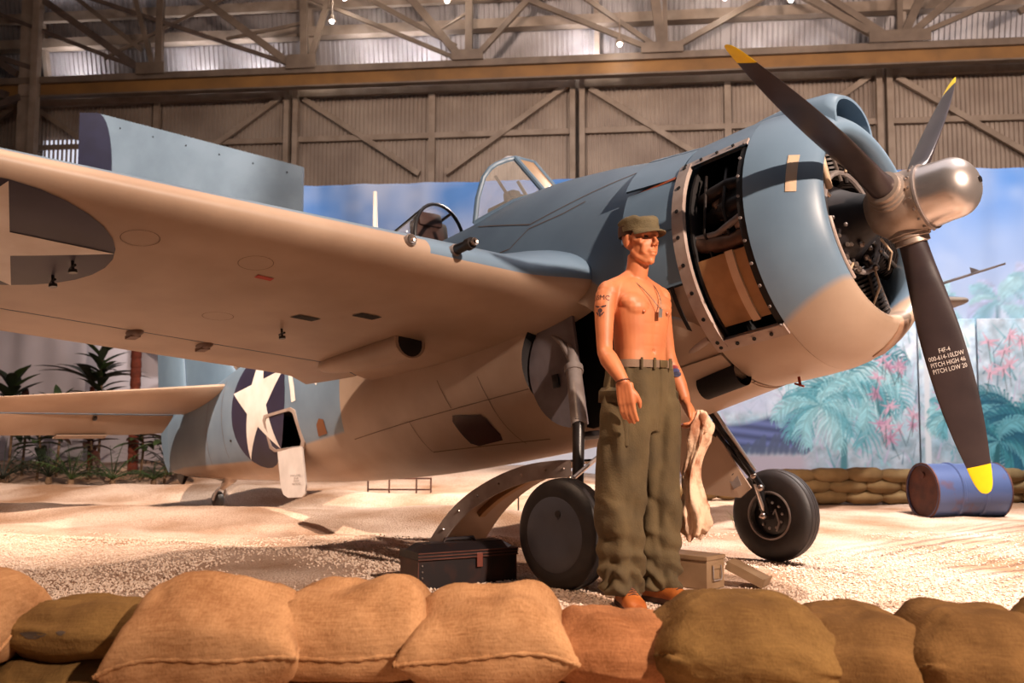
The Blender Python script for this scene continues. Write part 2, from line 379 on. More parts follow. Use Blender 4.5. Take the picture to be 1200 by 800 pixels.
for a, za, b, zb, t in DIAG:
    if za > 8.7 and zb < 8.3: k_ = (10.3 - zb) / (za - zb); a, za = b + (a - b) * k_, 10.3
    elif zb > 8.7 and za < 8.3: k_ = (10.3 - za) / (zb - za); b, zb = a + (b - a) * k_, 10.3
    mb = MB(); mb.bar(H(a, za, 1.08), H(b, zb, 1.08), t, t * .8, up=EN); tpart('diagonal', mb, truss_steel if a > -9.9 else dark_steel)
for w, z, sx_, sz_ in ((-4.1, 7.98, .6, .28), (-.75, 7.98, .62, .2), (3.0, 7.97, .8, .2), (7.35, 8.0, 1.1, .22), (-7.25, 7.97, .6, .24)):
    mb = MB(); mb.box(H(w, z, 1.2), (sx_, .03, sz_), Matrix((EW, -EN, Vector((0, 0, 1)))).transposed()); tpart('gusset', mb, truss_steel)
mb = MB(); mb.bar(H(-10.02, 0, .95), H(-10.02, 10.5, .95), .26, .3, up=EN); mb.bar(H(-9.75, 0, 1.15), H(-9.75, 10.5, 1.15), .14, .16, up=EN)
struct(mb.build('trim_2', steel, smooth=False), 'tall steel column in the dark corner by the end wall')
# lamps hung in the roof, each with its own light
bulb = emit('lamp_glow', (1, .95, .88, 1), 14)
def hall_lamp(w, z, off, watts, label, col=(1, .94, .86), rod=.7):
    p = H(w, z, off); e = empty('pendant_lamp', p); tag(e, label, 'lamp', 'small lamps hung under the hangar roof')
    mb = MB(); mb.tube([(0, 0, .12), (0, 0, .12 + rod)], .012, 6); mb.build('stem', steel, e)
    mb = MB(); mb.lathe([(0, .07), (.05, .065), (.12, .03), (.13, 0)], (0, 0, 0), (0, 0, 1), 12); mb.build('lamp_shade', steel, e)
    mb = MB(); mb.ball((0, 0, -.01), .045, 10); mb.build('bulb', bulb, e)
    l = bpy.data.lights.new('lamp_light', 'POINT'); l.energy = watts; l.color = col; l.shadow_soft_size = .06
    o = bpy.data.objects.new('lamp_light', l); COL.objects.link(o); o.parent = e; o.location = (0, 0, -.1)
lamp_lab = 'tiny bright lamp hanging on a stem under the hangar roof'
for w, z in ((-3.13, 9.1), (-3.38, 8.65), (-.3, 9.1), (-1.1, 8.95), (2.0, 9.05), (3.9, 9.0), (4.15, 8.75), (5.35, 8.65), (2.2, 7.95)): hall_lamp(w, z, 1.5, 10, lamp_lab, rod=.5)
def uplight(w, watts, t=.62):
    p = H(w, 7.99, t); e = empty('uplight', p); tag(e, 'small uplight on the eave shining on the roof sheets', 'lamp', 'uplights along the eave')
    mb = MB(); mb.box((0, 0, -.06), (.16, .1, .08), None, bev=.01); mb.build('housing', steel, e)
    mb = MB(); mb.box((0, 0, -.015), (.13, .08, .01)); mb.build('lens', bulb, e)
    l = bpy.data.lights.new('uplight_light', 'SPOT'); l.energy = watts; l.spot_size = radians(130); l.spot_blend = 1; l.color = (.9, .92, 1); l.shadow_soft_size = .05
    o = bpy.data.objects.new('uplight_light', l); COL.objects.link(o); o.parent = e; o.location = (0, 0, .01); o.rotation_euler = (Vector((-EN.x, -EN.y, .95))).to_track_quat('-Z', 'Y').to_euler()
for w in (-9.5, -6.8, -5.5, -3.0, -1.9, 1.5): uplight(w, 85)
for w in (5.0, 6.1, 8.6, 9.9): uplight(w, 16)

# ------------------------------------------------------------------ painted backdrops (paint held in the mesh as a colour layer)
pm = bpy.data.materials.new('mural_paint'); pm.use_nodes = True
at = pm.node_tree.nodes.new('ShaderNodeVertexColor'); at.layer_name = 'paint'
pm.node_tree.links.new(at.outputs[0], pm.node_tree.nodes['Principled BSDF'].inputs['Base Color']); pm.node_tree.nodes['Principled BSDF'].inputs['Roughness'].default_value = .85
rng = np.random.default_rng(5)
def lin(c): return np.array(srgb(*c)[:3])
def cloud(h, w, cells, seed):
    g = np.random.default_rng(seed); out = np.zeros((h, w)); amp = 1; tot = 0
    for o in range(4):
        cy, cx = max(2, int(cells * h / w * 2 ** o)) + 2, int(cells * 2 ** o) + 2
        r = g.random((cy, cx)); yy = np.linspace(0, cy - 1.001, h); xx = np.linspace(0, cx - 1.001, w)
        y0 = yy.astype(int); x0 = xx.astype(int); fy = (yy - y0)[:, None]; fx = (xx - x0)[None]
        fy = fy * fy * (3 - 2 * fy); fx = fx * fx * (3 - 2 * fx)
        a = r[y0][:, x0]; b = r[y0][:, x0 + 1]; c = r[y0 + 1][:, x0]; d = r[y0 + 1][:, x0 + 1]
        out += amp * ((a * (1 - fx) + b * fx) * (1 - fy) + (c * (1 - fx) + d * fx) * fy); tot += amp; amp *= .55
    return out / tot
class Canvas:
    def __init__(s, wm, hm, res): s.wm, s.hm, s.res = wm, hm, res; s.W = int(wm / res) + 1; s.Hh = int(hm / res) + 1; s.a = np.ones((s.Hh, s.W, 3))
    def stroke(s, pts, r0, r1, col, alpha=.8):
        n = max(3, int(sum(math.dist(p, q) for p, q in zip(pts, pts[1:])) / (s.res * .9)))
        for i in range(n + 1):
            t = i / n * (len(pts) - 1); k = min(int(t), len(pts) - 2); f = t - k
            x = pts[k][0] * (1 - f) + pts[k + 1][0] * f; y = pts[k][1] * (1 - f) + pts[k + 1][1] * f; r = r0 + (r1 - r0) * i / n
            s.dab(x, y, r, col, alpha)
    def dab(s, x, y, r, col, alpha=.8):
        R = max(1, int(r / s.res + .7)); cx, cy = x / s.res, y / s.res; x0, x1 = max(0, int(cx) - R), min(s.W, int(cx) + R + 2); y0, y1 = max(0, int(cy) - R), min(s.Hh, int(cy) + R + 2)
        if x0 >= x1 or y0 >= y1: return
        yy, xx = np.mgrid[y0:y1, x0:x1]; m = np.clip(1.3 - np.hypot(xx - cx, yy - cy) / max(r / s.res, .6), 0, 1)[..., None] * alpha
        s.a[y0:y1, x0:x1] = s.a[y0:y1, x0:x1] * (1 - m) + col * m
    def frond(s, x, y, ang, ln, col, width=.02, leaf=.3, droop=.9, n=16):
        px, py = x, y; a = ang; pts = [(x, y)]
        for i in range(n):
            a -= droop / n * (1 if cos(ang) > 0 else -1); px += cos(a) * ln / n; py += sin(a) * ln / n; pts.append((px, py))
            l = leaf * sin(pi * (i + 1.5) / (n + 2)) * ln
            for sd in (-1, 1):
                b = a + sd * (.75 + .2 * rng.random()); c = col * (.75 + .5 * rng.random())
                s.stroke([(px, py), (px + cos(b) * l * .6, py + sin(b) * l * .6 - .02 * ln), (px + cos(b) * l, py + sin(b) * l - .12 * ln)], width, width * .4, c, .75)
        s.stroke(pts, width * .8, width * .4, col * .8, .8)
    def palm(s, x, y, ln, cols, n=11, trunk=0, **k):
        if trunk: s.stroke([(x - .06, y - trunk), (x, y)], .05, .035, cols[0] * .55, .8)
        for i in range(n):
            s.frond(x, y, pi * (-.12 + 1.24 * i / (n - 1)) + rng.normal() * .08, ln * (.8 + .4 * rng.random()), cols[i % len(cols)], **k)
    def flower(s, x, y, r, col):
        for i in range(11):
            a = rng.random() * 2 * pi; l = r * (.6 + .6 * rng.random()); s.stroke([(x, y), (x + cos(a) * l, y + sin(a) * l)], r * .16, r * .05, col * (.8 + .35 * rng.random()), .85)
        s.stroke([(x, y), (x + rng.normal() * .05, y - r * 2.2)], .012, .01, lin((70, 90, 90)), .6)
def board(name, cv, w0, off, label, folds=0):
    mb = MB(); hh, ww = cv.Hh, cv.W
    for j in range(hh):
        for i in range(ww):
            w = w0 + i * cv.res; z = j * cv.res; o = off
            if folds: o += folds * (sin(w * 5.1) + .6 * sin(w * 11.3 + 1)) * (.4 + .6 * z / cv.hm)
            mb.v.append(H(w, z - .03, o))
    for j in range(hh - 1):
        for i in range(ww - 1):
            a = j * ww + i; mb.f.append((a, a + 1, a + ww + 1, a + ww)); mb.m.append(0)
    mb.attr = np.concatenate([np.clip(cv.a, 0, 1).reshape(-1, 3), np.ones((hh * ww, 1))], 1).tolist()
    o = mb.build(name, pm, angle=180, fix=False)
    m = o.modifiers.new('thickness', 'SOLIDIFY'); m.thickness = .02; m.offset = 0
    return tag(o, label, 'backdrop')
# sky cloth
cv = Canvas(14.4, 4.95, .04); zz = np.linspace(0, 1, cv.Hh)[:, None]
cl = cloud(cv.Hh, cv.W, 9, 3); blue = lin((84, 134, 202)); hor = lin((214, 220, 234)); lil = lin((186, 198, 222))
t = np.clip((zz - .42) / .5 + (cl - .5) * 1.3, 0, 1)[..., None]; cv.a = hor * (1 - t) + blue * t
xx = np.linspace(0, 1, cv.W)[None]; m = np.clip((cl - .5) * 4, 0, 1)[..., None] * .8; cv.a = cv.a * (1 - m) + lil * m
for x, y, ln in ((13.0, 2.95, .55), (13.8, 3.1, .6), (12.3, 2.8, .45), (11.2, 2.7, .5)): cv.palm(x, y, ln, [lin((150, 190, 205)), lin((170, 205, 215)), lin((185, 190, 220))], 10, trunk=.9, width=.035)
board('sky_backdrop', cv, -4.2, 3.5, 'tall blue sky cloth with painted clouds hanging behind the fighter', folds=.03)
# pale canvas on the tail side
cv = Canvas(8.8, 4.6, .08); cl = cloud(cv.Hh, cv.W, 12, 8)[..., None]; cv.a = lin((214, 204, 210)) * (.75 + .4 * cl)
board('canvas_backdrop', cv, -12.6, 3.3, 'plain off-white canvas sheet hanging behind the jungle plants', folds=.05)
# jungle boards
teal = [lin((64, 138, 150)), lin((110, 176, 188)), lin((160, 210, 216)), lin((40, 100, 124)), lin((196, 226, 230))]
def jungle(cv, seed, light):
    c1 = cloud(cv.Hh, cv.W, 7 * cv.wm / 2, seed)[..., None]; c2 = cloud(cv.Hh, cv.W, 16 * cv.wm / 2, seed + 1)[..., None]
    z = np.linspace(0, 1, cv.Hh)[:, None, None]
    a = lin((150, 190, 208)) * (1 - c1) + lin((238, 236, 244)) * c1
    cv.a = np.clip(a * (.55 + .9 * c2) * (.75 + .5 * z * light), 0, 1)
    for i in range(int(70 * cv.wm)):
        x, y = rng.random() * cv.wm, rng.random() * cv.hm * .9; an = pi / 2 + rng.normal() * .5; l = .1 + .3 * rng.random(); c = teal[int(rng.integers(5))] if rng.random() < .75 else lin((205, 190, 215))
        cv.stroke([(x, y), (x + cos(an) * l, y + sin(an) * l)], .012 + .015 * rng.random(), .008, c, .45)
cv = Canvas(4.45, 2.52, .0145); jungle(cv, 21, 1.0)
g = cv.a; ws = np.linspace(0, 4.45, cv.W)[None, :, None]; zs = np.linspace(0, 2.52, cv.Hh)[:, None, None]
sea = np.clip((2.9 - ws) * 4, 0, 1) * np.clip((zs - .42) * 10, 0, 1) * np.clip((1.0 + .1 * np.sin(ws * 3) - zs) * 12, 0, 1); cv.a = g * (1 - sea) + lin((112, 122, 172)) * (.8 + .3 * np.sin(zs * 40 + ws * 5)) * sea
bch = np.clip((2.9 - ws) * 4, 0, 1) * np.clip((.44 - zs) * 10, 0, 1); cv.a = cv.a * (1 - bch) + lin((196, 180, 190)) * bch
sk = np.clip((2.4 - ws) * 3, 0, 1) * np.clip((zs - 1.0) * 10, 0, 1); cv.a = cv.a * (1 - sk * .8) + lin((214, 218, 240)) * sk * .8
for i in range(12): cv.stroke([(1.7 + .09 * i, .42), (1.75 + .09 * i + rng.normal() * .05, .5 + .2 * sin(i * .28))], .05, .03, lin((92, 100, 128)), .5)
cv.palm(3.35, 1.5, .95, [teal[1], teal[2], teal[4], teal[0]], 15, trunk=1.4, leaf=.34, droop=1.9, width=.022)
cv.palm(2.95, 1.15, .7, [teal[2], teal[1]], 9, leaf=.3, droop=1.6, width=.02)
for i in range(17): cv.flower(3.75 + .62 * rng.random(), .55 + 1.45 * rng.random(), .1 + .05 * rng.random(), lin((206, 150, 176)) if i % 2 else lin((224, 178, 196)))
board('jungle_mural', cv, 2.37, 3.65, 'painted jungle board with drooping pale palm, pink blossoms and grey sea')
cv = Canvas(.86, 2.52, .0145); jungle(cv, 33, 1.25)
cv.stroke([(.1, 0), (.12, 2.5)], .045, .035, lin((236, 236, 240)), .9)
cv.palm(.5, 1.0, .5, [teal[1], teal[2]], 9, droop=1.6); 
for i in range(4): cv.flower(.2 + .5 * rng.random(), .8 + .9 * rng.random(), .11, lin((216, 160, 190)))
board('jungle_mural', cv, 6.83, 3.66, 'narrow painted jungle board with a white palm trunk behind the drum')
cv = Canvas(2.6, 2.52, .0145); jungle(cv, 45, .55)
for x, y, ln in ((.55, 1.0, .75), (.9, .75, .9), (.25, .6, .7), (1.5, 1.0, .8), (2.1, .8, .8)): cv.palm(x, y, ln, [teal[0], teal[3], teal[1]], 12, trunk=y, leaf=.32, droop=1.7, width=.024)
for i in range(7): cv.flower(.15 + .8 * rng.random(), 1.65 + .6 * rng.random(), .15, lin((232, 184, 200)))
board('jungle_mural', cv, 7.71, 3.67, 'dark teal painted jungle board with coral blossoms and dense palm fronds')
# ------------------------------------------------------------------ the fighter: shape functions in airframe metres
# s = metres aft of the propeller dome, y = to port, h = above the thrust line
ALPHA, SW, HW = .1752, 1.9787, -1.3468
def A(s, y, h): return Vector((-(s - SW) + .33 * sin(ALPHA), y, h - HW + .33 * cos(ALPHA)))
def world_to_air(p):
    """world point -> local point of the fighter"""
    x, y, z = p; return Vector((x * cos(ALPHA) + z * sin(ALPHA), y, -x * sin(ALPHA) + z * cos(ALPHA)))
FUS = [  # s, half width, top, bottom, height of widest point, upper and lower roundness
    (1.20, .650, .640, -.740, -.05, 2.0, 2.0), (1.60, .655, .700, -.790, -.08, 2.05, 2.1), (2.00, .655, .790, -.835, -.12, 2.1, 2.2), (2.60, .650, .880, -.862, -.15, 2.1, 2.3),
    (3.20, .635, .880, -.865, -.15, 2.1, 2.3), (4.00, .590, .905, -.845, -.12, 2.0, 2.25), (4.60, .540, .920, -.805, -.10, 2.0, 2.2), (5.50, .440, .800, -.715, -.06, 2.0, 2.2),
    (6.50, .315, .640, -.570, -.02, 2.0, 2.1), (7.50, .190, .500, -.420, .02, 2.0, 2.0), (8.20, .100, .420, -.300, .06, 2.0, 2.0), (8.50, .050, .380, -.220, .08, 2.0, 2.0)]
def fus_point(s, th):
    w, top, bot, hc, nu, nl = catmull(FUS, s); c, q = cos(th), sin(th); n = nu if q >= 0 else nl
    y = w * math.copysign(abs(c) ** (2 / n), c); h = hc + ((top - hc) if q >= 0 else (hc - bot)) * math.copysign(abs(q) ** (2 / n), q)
    return y, h
def fus_halfwidth(s, h):
    w, top, bot, hc, nu, nl = catmull(FUS, s); n = nu if h >= hc else nl
    q = min(1, abs(h - hc) / ((top - hc) if h >= hc else (hc - bot))); return w * (1 - q ** n) ** (1 / n)
def fus_theta(s, h):
    """angle on the starboard side at which the skin has height h"""
    w, top, bot, hc, nu, nl = catmull(FUS, s); n = nu if h >= hc else nl
    q = max(-1, min(1, (h - hc) / ((top - hc) if h >= hc else (hc - bot)))); return pi - math.copysign(math.asin(abs(q) ** (n / 2)), q)
def wing_line(ay):
    yy = ay - .7; tip = 5.79
    le, te = 2.03 + .063 * yy, 4.58 - .085 * yy; hl, ht = .005 + .0753 * yy, -.045 + .0753 * yy
    k = max(0, (ay - (tip - .32)) / .32); r = 1 - sqrt(max(0, 1 - k * k)) if k < 1 else 1
    c = te - le; return le + c * .26 * r, te - c * .52 * r, hl, ht, .15 - .05 * yy / 5.1
def airfoil(x, t):
    yt = 5 * t * (.2969 * sqrt(x) - .126 * x - .3516 * x * x + .2843 * x ** 3 - .1015 * x ** 4)
    yc = .020 * (1 - ((x - .25) / .25) ** 2) if x < .25 else .020 * (1 - ((x - .25) / .75) ** 2)
    return yc + yt, yc - yt
def wing_surf(ay, x, low=True):
    le, te, hl, ht, t = wing_line(ay); c = te - le; u, l = airfoil(x, t); k = .6 if ay > 5.7 else 1
    return le + c * x, hl + (ht - hl) * x + c * (l if low else u)
# ------------------------------------------------------------------ fighter materials
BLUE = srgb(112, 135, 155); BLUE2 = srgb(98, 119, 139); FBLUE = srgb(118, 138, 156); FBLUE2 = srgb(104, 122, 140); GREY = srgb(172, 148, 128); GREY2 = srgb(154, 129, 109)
paint_blue = mat('blue_grey_paint', BLUE, .42, c2=BLUE2, scale=2.2, detail=7, bump=.03, bscale=9)
paint_grey = mat('light_grey_paint', GREY, .5, c2=GREY2, scale=2.0, detail=7, bump=.03, bscale=9)
navy = mat('insignia_blue', srgb(44, 40, 66), .55, c2=srgb(36, 30, 50), scale=3)
white_p = mat('insignia_white', srgb(238, 232, 226), .55, c2=srgb(222, 212, 202), scale=5)
black_m = mat('black_enamel', srgb(22, 20, 22), .35, c2=srgb(38, 32, 30), scale=8)
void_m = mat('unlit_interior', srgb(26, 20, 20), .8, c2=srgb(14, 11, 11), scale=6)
steel_m = mat('bare_steel', srgb(186, 172, 164), .3, .9, c2=srgb(150, 132, 120), scale=7)
chrome = mat('polished_dome', srgb(226, 216, 210), .30, .85, c2=srgb(206, 192, 184), scale=4)
hub_m = mat('hub_metal', srgb(190, 172, 158), .42, .55, c2=srgb(146, 126, 112), scale=6)
blade_m = mat('blade_black', srgb(48, 38, 40), .42, c2=srgb(62, 50, 50), scale=5, bump=.02)
yellow = mat('tip_yellow', srgb(250, 216, 20), .45, c2=srgb(240, 196, 10), scale=8)
rubber = mat('tyre_rubber', srgb(26, 22, 23), .55, c2=srgb(40, 33, 32), scale=10, bump=.1, bscale=40)
engine_m = mat('engine_dark', srgb(34, 28, 27), .5, .4, c2=srgb(52, 42, 37), scale=14, bump=.1)
tan_m = mat('tan_tank', srgb(170, 128, 84), .5, c2=srgb(140, 100, 64), scale=6)
strap_m = mat('pale_strap', srgb(206, 178, 150), .5, c2=srgb(190, 160, 130), scale=6)
frame_m = mat('primer_frame', srgb(176, 158, 148), .5, c2=srgb(150, 130, 120), scale=8)
gear_grey = mat('gear_grey', srgb(150, 140, 136), .42, .2, c2=srgb(120, 108, 104), scale=9)
wheel_grey = mat('wheel_disc_grey', srgb(72, 74, 84), .5, c2=srgb(60, 60, 68), scale=5)
well_m = mat('wheel_well_grey', srgb(120, 112, 116), .55, c2=srgb(92, 82, 84), scale=5)
brown_glass = mat('brown_window', srgb(56, 26, 22), .25, c2=srgb(44, 20, 18), scale=5)
red_m = mat('red_stencil', srgb(176, 50, 34), .6)
line_m = mat('panel_line', srgb(112, 92, 78), .8)
glass = bpy.data.materials.new('canopy_glass'); glass.use_nodes = True; g = glass.node_tree.nodes['Principled BSDF']
g.inputs['Base Color'].default_value = (.80, .74, .66, 1); g.inputs['Roughness'].default_value = .06; g.inputs['Alpha'].default_value = .16
reflection_glass = mat('screen_warm_reflection', srgb(196, 160, 122), .25, c2=srgb(170, 134, 100), scale=3);  # front pane: its warm reflection put into an opaque tan

def two_tone(name, curve, soft=.012, blues=None):
    """blue-grey above, light grey below a demarcation height given along s"""
    m = bpy.data.materials.new(name); m.use_nodes = True; nt = m.node_tree; N = nt.nodes; L = nt.links; b = N['Principled BSDF']; b.inputs['Roughness'].default_value = .42
    tc = N.new('ShaderNodeTexCoord'); sp = N.new('ShaderNodeSeparateXYZ'); L.new(tc.outputs['Object'], sp.inputs[0])
    def math_(op, a, bb=None):
        n = N.new('ShaderNodeMath'); n.operation = op
        for i, v in enumerate((a, bb)):
            if v is None: continue
            if hasattr(v, 'is_linked'): L.new(v, n.inputs[i])
            else: n.inputs[i].default_value = v
        return n.outputs[0]
    x0 = A(0, 0, 0).x; z0 = A(0, 0, 0).z
    s_ = math_('MULTIPLY', math_('SUBTRACT', x0, sp.outputs[0]), .1); h_ = math_('SUBTRACT', sp.outputs[2], z0)
    fc = N.new('ShaderNodeFloatCurve'); cu = fc.mapping.curves[0]
    pts = [(s / 10, h / 2 + .5) for s, h in curve]
    while len(cu.points) < len(pts): cu.points.new(.5, .5)
    for p, q in zip(cu.points, pts): p.location = q; p.handle_type = 'VECTOR'
    fc.mapping.update(); L.new(s_, fc.inputs[1])
    hb = math_('MULTIPLY', math_('SUBTRACT', fc.outputs[0], .5), 2.0)
    df = math_('SUBTRACT', h_, hb)
    mr = N.new('ShaderNodeMapRange'); mr.inputs[1].default_value = -soft; mr.inputs[2].default_value = soft; L.new(df, mr.inputs[0])
    n = N.new('ShaderNodeTexNoise'); n.inputs['Scale'].default_value = 2.2; n.inputs['Detail'].default_value = 7; L.new(tc.outputs['Object'], n.inputs['Vector'])
    cols = []
    for c1, c2 in ((GREY, GREY2), blues or (BLUE, BLUE2)):
        r = N.new('ShaderNodeValToRGB'); r.color_ramp.elements[0].position = .35; r.color_ramp.elements[1].position = .7; r.color_ramp.elements[0].color = c1; r.color_ramp.elements[1].color = c2
        L.new(n.outputs['Fac'], r.inputs[0]); cols.append(r.outputs[0])
    mx = N.new('ShaderNodeMix'); mx.data_type = 'RGBA'; L.new(mr.outputs[0], mx.inputs[0]); L.new(cols[0], mx.inputs[6]); L.new(cols[1], mx.inputs[7]); L.new(mx.outputs[2], b.inputs['Base Color'])
    n2 = N.new('ShaderNodeTexNoise'); n2.inputs['Scale'].default_value = 7; L.new(tc.outputs['Object'], n2.inputs['Vector'])
    bp = N.new('ShaderNodeBump'); bp.inputs['Strength'].default_value = .04; bp.inputs['Distance'].default_value = .01; L.new(n2.outputs['Fac'], bp.inputs['Height']); L.new(bp.outputs[0], b.inputs['Normal'])
    return m
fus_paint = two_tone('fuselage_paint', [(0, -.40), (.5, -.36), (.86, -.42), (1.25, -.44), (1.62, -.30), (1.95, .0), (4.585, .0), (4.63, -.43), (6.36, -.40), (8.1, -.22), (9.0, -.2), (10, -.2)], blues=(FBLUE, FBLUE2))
cowl_paint = two_tone('cowl_paint', [(0, -.37), (.53, -.37), (.86, -.53), (1.3, -.54), (1.62, -.54), (10, -.54)], .018)

plane = empty('fighter_airplane', (0, 0, 0), (0, -ALPHA, 0))
tag(plane, 'blue-grey and light grey propeller fighter with star insignia and opened cowling', 'airplane')
def part(mb, name, m, parent=None, **k): return mb.build(name, m, parent or plane, **k)
def sub(mb, name, m, parent, **k): return mb.build(name, m, parent, **k)

# fuselage ------------------------------------------------------------
mb = MB(); rings = []
ss = [1.30 + .09 * i for i in range(81)]; ss = [s for s in ss if s <= 8.5]
for s in ss: rings.append([A(s, *fus_point(s, 2 * pi * k / 72)) for k in range(72)])
mb.loft(rings, cap=True)
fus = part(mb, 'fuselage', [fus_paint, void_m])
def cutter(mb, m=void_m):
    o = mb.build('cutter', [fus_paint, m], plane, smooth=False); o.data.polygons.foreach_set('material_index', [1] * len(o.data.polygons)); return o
cuts = []
for sg in (-1, 1):
    mb = MB(); mb.lathe([(0, 0), (0, .37), (.55, .37), (.55, 0)], A(2.2, sg * .30, -.46), (0, sg, 0), 40); cuts.append(cutter(mb))
mb = MB(); mb.box(A(3.52, 0, .85), (.86, .66, .9)); cuts.append(cutter(mb))
HATCH = [(5.90, -.095), (5.45, -.12), (5.385, -.15), (5.345, -.385), (5.40, -.425), (5.86, -.375), (5.915, -.34), (5.93, -.13)]
mb = MB(); n = len(HATCH); rr = [[A(s, y, h) for s, h in HATCH] for y in (-.7, -.16)]; mb.loft(rr, cap=True); cuts.append(cutter(mb))
boolean(fus, cuts)
fus.data.polygons.foreach_set('use_smooth', [True] * len(fus.data.polygons)); fus.data.set_sharp_from_angle(angle=radians(35))

def decal(name, outline, ctr, mapper, m, parent, rings=7, sub_n=8, inner=0.0):
    """painted marking laid on a curved skin: outline is star-shaped about ctr"""
    pts = []
    n = len(outline)
    for i in range(n):
        a, b = outline[i], outline[(i + 1) % n]
        for k in range(sub_n): pts.append((a[0] + (b[0] - a[0]) * k / sub_n, a[1] + (b[1] - a[1]) * k / sub_n))
    mb = MB(); rr = []
    for j in range(rings + 1):
        t = max(inner, .002) + (1 - max(inner, .002)) * j / rings
        rr.append([mapper(ctr[0] + (p[0] - ctr[0]) * t, ctr[1] + (p[1] - ctr[1]) * t) for p in pts])
    mb.loft(rr); return mb.build(name, m, parent, angle=180, fix=False)
def on_fus(off): return lambda s, h: A(s, -fus_halfwidth(s, h) - off, h)
def on_wing(off): 
    def f(s, y):
        le, te, *_ = wing_line2(-y); x = min(.755, max(0.002, (s - le) / (te - le))); q = wing_surf2(-y, x)
        return A(s, y, q[1] - off)
    return f
def circle(cx, cy, r, n=24, rx=None): return [(cx + (rx or r) * cos(2 * pi * k / n), cy + r * sin(2 * pi * k / n)) for k in range(n)]
def star(cx, cy, r, ang=pi / 2, flip=1): return [(cx + flip * (r if k % 2 == 0 else r * .382) * cos(ang + pi * k / 5), cy + (r if k % 2 == 0 else r * .382) * sin(ang + pi * k / 5)) for k in range(10)]

ins = decal('insignia_disc', circle(6.1, .08, .58, 32), (6.1, .08), on_fus(.003), navy, plane, sub_n=2); ins['label'] = 'dark blue insignia disc on the fuselage side'
decal('insignia_star', star(6.1, .08, .575), (6.1, .08), on_fus(.006), white_p, ins)
decal('code_bar', [(5.47, .24), (5.40, .24), (5.335, .06), (5.32, -.06), (5.40, -.06), (5.41, .05)], (5.39, .08), on_fus(.004), white_p, plane)
decal('code_bar', [(5.47, .27), (5.28, .27), (5.28, .20), (5.46, .20)], (5.37, .235), on_fus(.005), white_p, plane)
decal('code_bar', [(5.02, .10), (4.88, .10), (4.90, .02), (4.95, -.01), (4.985, .02)], (4.95, .05), on_fus(.004), white_p, plane)
# stowage hatch: frame and hanging door
mb = MB(); fr = []
for k in (1.0, 1.16): fr.append([on_fus(.012)(5.64 + (s - 5.64) * k, -.26 + (h + .26) * k) for s, h in HATCH])
fr2 = [[on_fus(-.02)(5.64 + (s - 5.64) * k, -.26 + (h + .26) * k) for s, h in HATCH] for k in (1.16, 1.0)]
mb.loft(fr + fr2, closed_v=True); part(mb, 'hatch_frame', frame_m, angle=60)
door_e = MB(); P0 = A(5.36, -.40, -.43); P1 = A(5.84, -.335, -.385); dn = Vector((.10, -.05, -.40))
dv = (P1 - P0); nrm = dv.cross(dn).normalized() * .014
outline = [(0, 0), (1, 0), (1.0, .8), (.92, .97), (.75, 1.04), (.2, 1.04), (.06, .97), (0, .8)]
a_ = [P0 + dv * u + dn * v for u, v in outline]; door_e.loft([a_, [p + nrm for p in a_]], cap=True)
hd = part(door_e, 'hatch_door', mat('hatch_inner_white', srgb(214, 204, 198), .5, c2=srgb(196, 186, 180), scale=6), smooth=False); hd['label'] = 'pale hinged hatch door hanging open'
vs, fs = text_mesh('MAX LOAD\n35 LB\nSTOW\nRATIONS', .035)
mb = MB(); ux = -dv.normalized(); uy = -dn.normalized(); nn = ux.cross(uy).normalized()
base = P0 + dv * .34 + dn * .68; off_ = nn * (.004 if nn.dot(Vector((0, -1, 0))) > 0 else -.004)
if nrm.dot(Vector((0, -1, 0))) > 0: off_ += nrm
mb.add([base + ux * v.x * 1.1 + uy * v.y * .7 + off_ for v in vs], fs); sub(mb, 'stencil', line_m, hd, smooth=False, fix=False)
mb = MB(); mb.tube([P0 + dv * .03, P1 - dv * .03], .012, 8); sub(mb, 'hinge', gear_grey, hd)
decal('step_cutout', [(4.90, -.29), (4.97, -.27), (5.03, -.31), (5.05, -.40), (4.90, -.40)], (4.97, -.35), on_fus(.004), mat('rust_cutout', srgb(120, 72, 40), .7), plane)
decal('belly_window', [(3.32, -.545), (3.06, -.585), (3.03, -.62), (3.01, -.72), (3.04, -.755), (3.28, -.755), (3.33, -.73), (3.35, -.58)], (3.18, -.66), on_fus(.004), brown_glass, plane, sub_n=6)
def fline(pts, wdt=.006, name='panel_seam', parent=None):
    mb = MB()
    for (s0, h0), (s1, h1) in zip(pts, pts[1:]):
        n = 14; rr = []
        for k in range(n + 1):
            s, h = lerp(s0, s1, k / n), lerp(h0, h1, k / n); p = on_fus(.0025)(s, h); d = (Vector((s1 - s0, 0, h1 - h0))).normalized()
            q = on_fus(.0025)(s - d.z * wdt, h + d.x * wdt); rr.append([p, q])
        mb.loft(rr, closed_u=False)
    return mb.build(name, line_m, parent or plane, angle=180, fix=False)
fline([(3.79, -.50), (2.57, -.515)]); fline([(3.79, -.50), (3.75, -.72), (2.7, -.80)]); fline([(3.36, -.30), (3.30, -.50)]); fline([(2.96, -.36), (2.93, -.50), (2.90, -.80)]); fline([(4.55, -.50), (3.79, -.50)])
fline([(3.05, .70), (2.45, .50), (2.06, .545), (1.66, .59)]); fline([(2.45, .47), (2.17, .476), (2.0, .50)]); fline([(3.4, .40), (2.6, .38), (2.45, .47)]); fline([(7.3, .35), (7.35, -.3)]); fline([(6.95, .45), (6.9, -.3)])
for s, h in ((6.75, -.16), (7.75, .33), (8.05, .4)): 
    mb = MB(); mb.ball(on_fus(.0)(s, h), .014, 8); part(mb, 'rivet_boss', black_m)

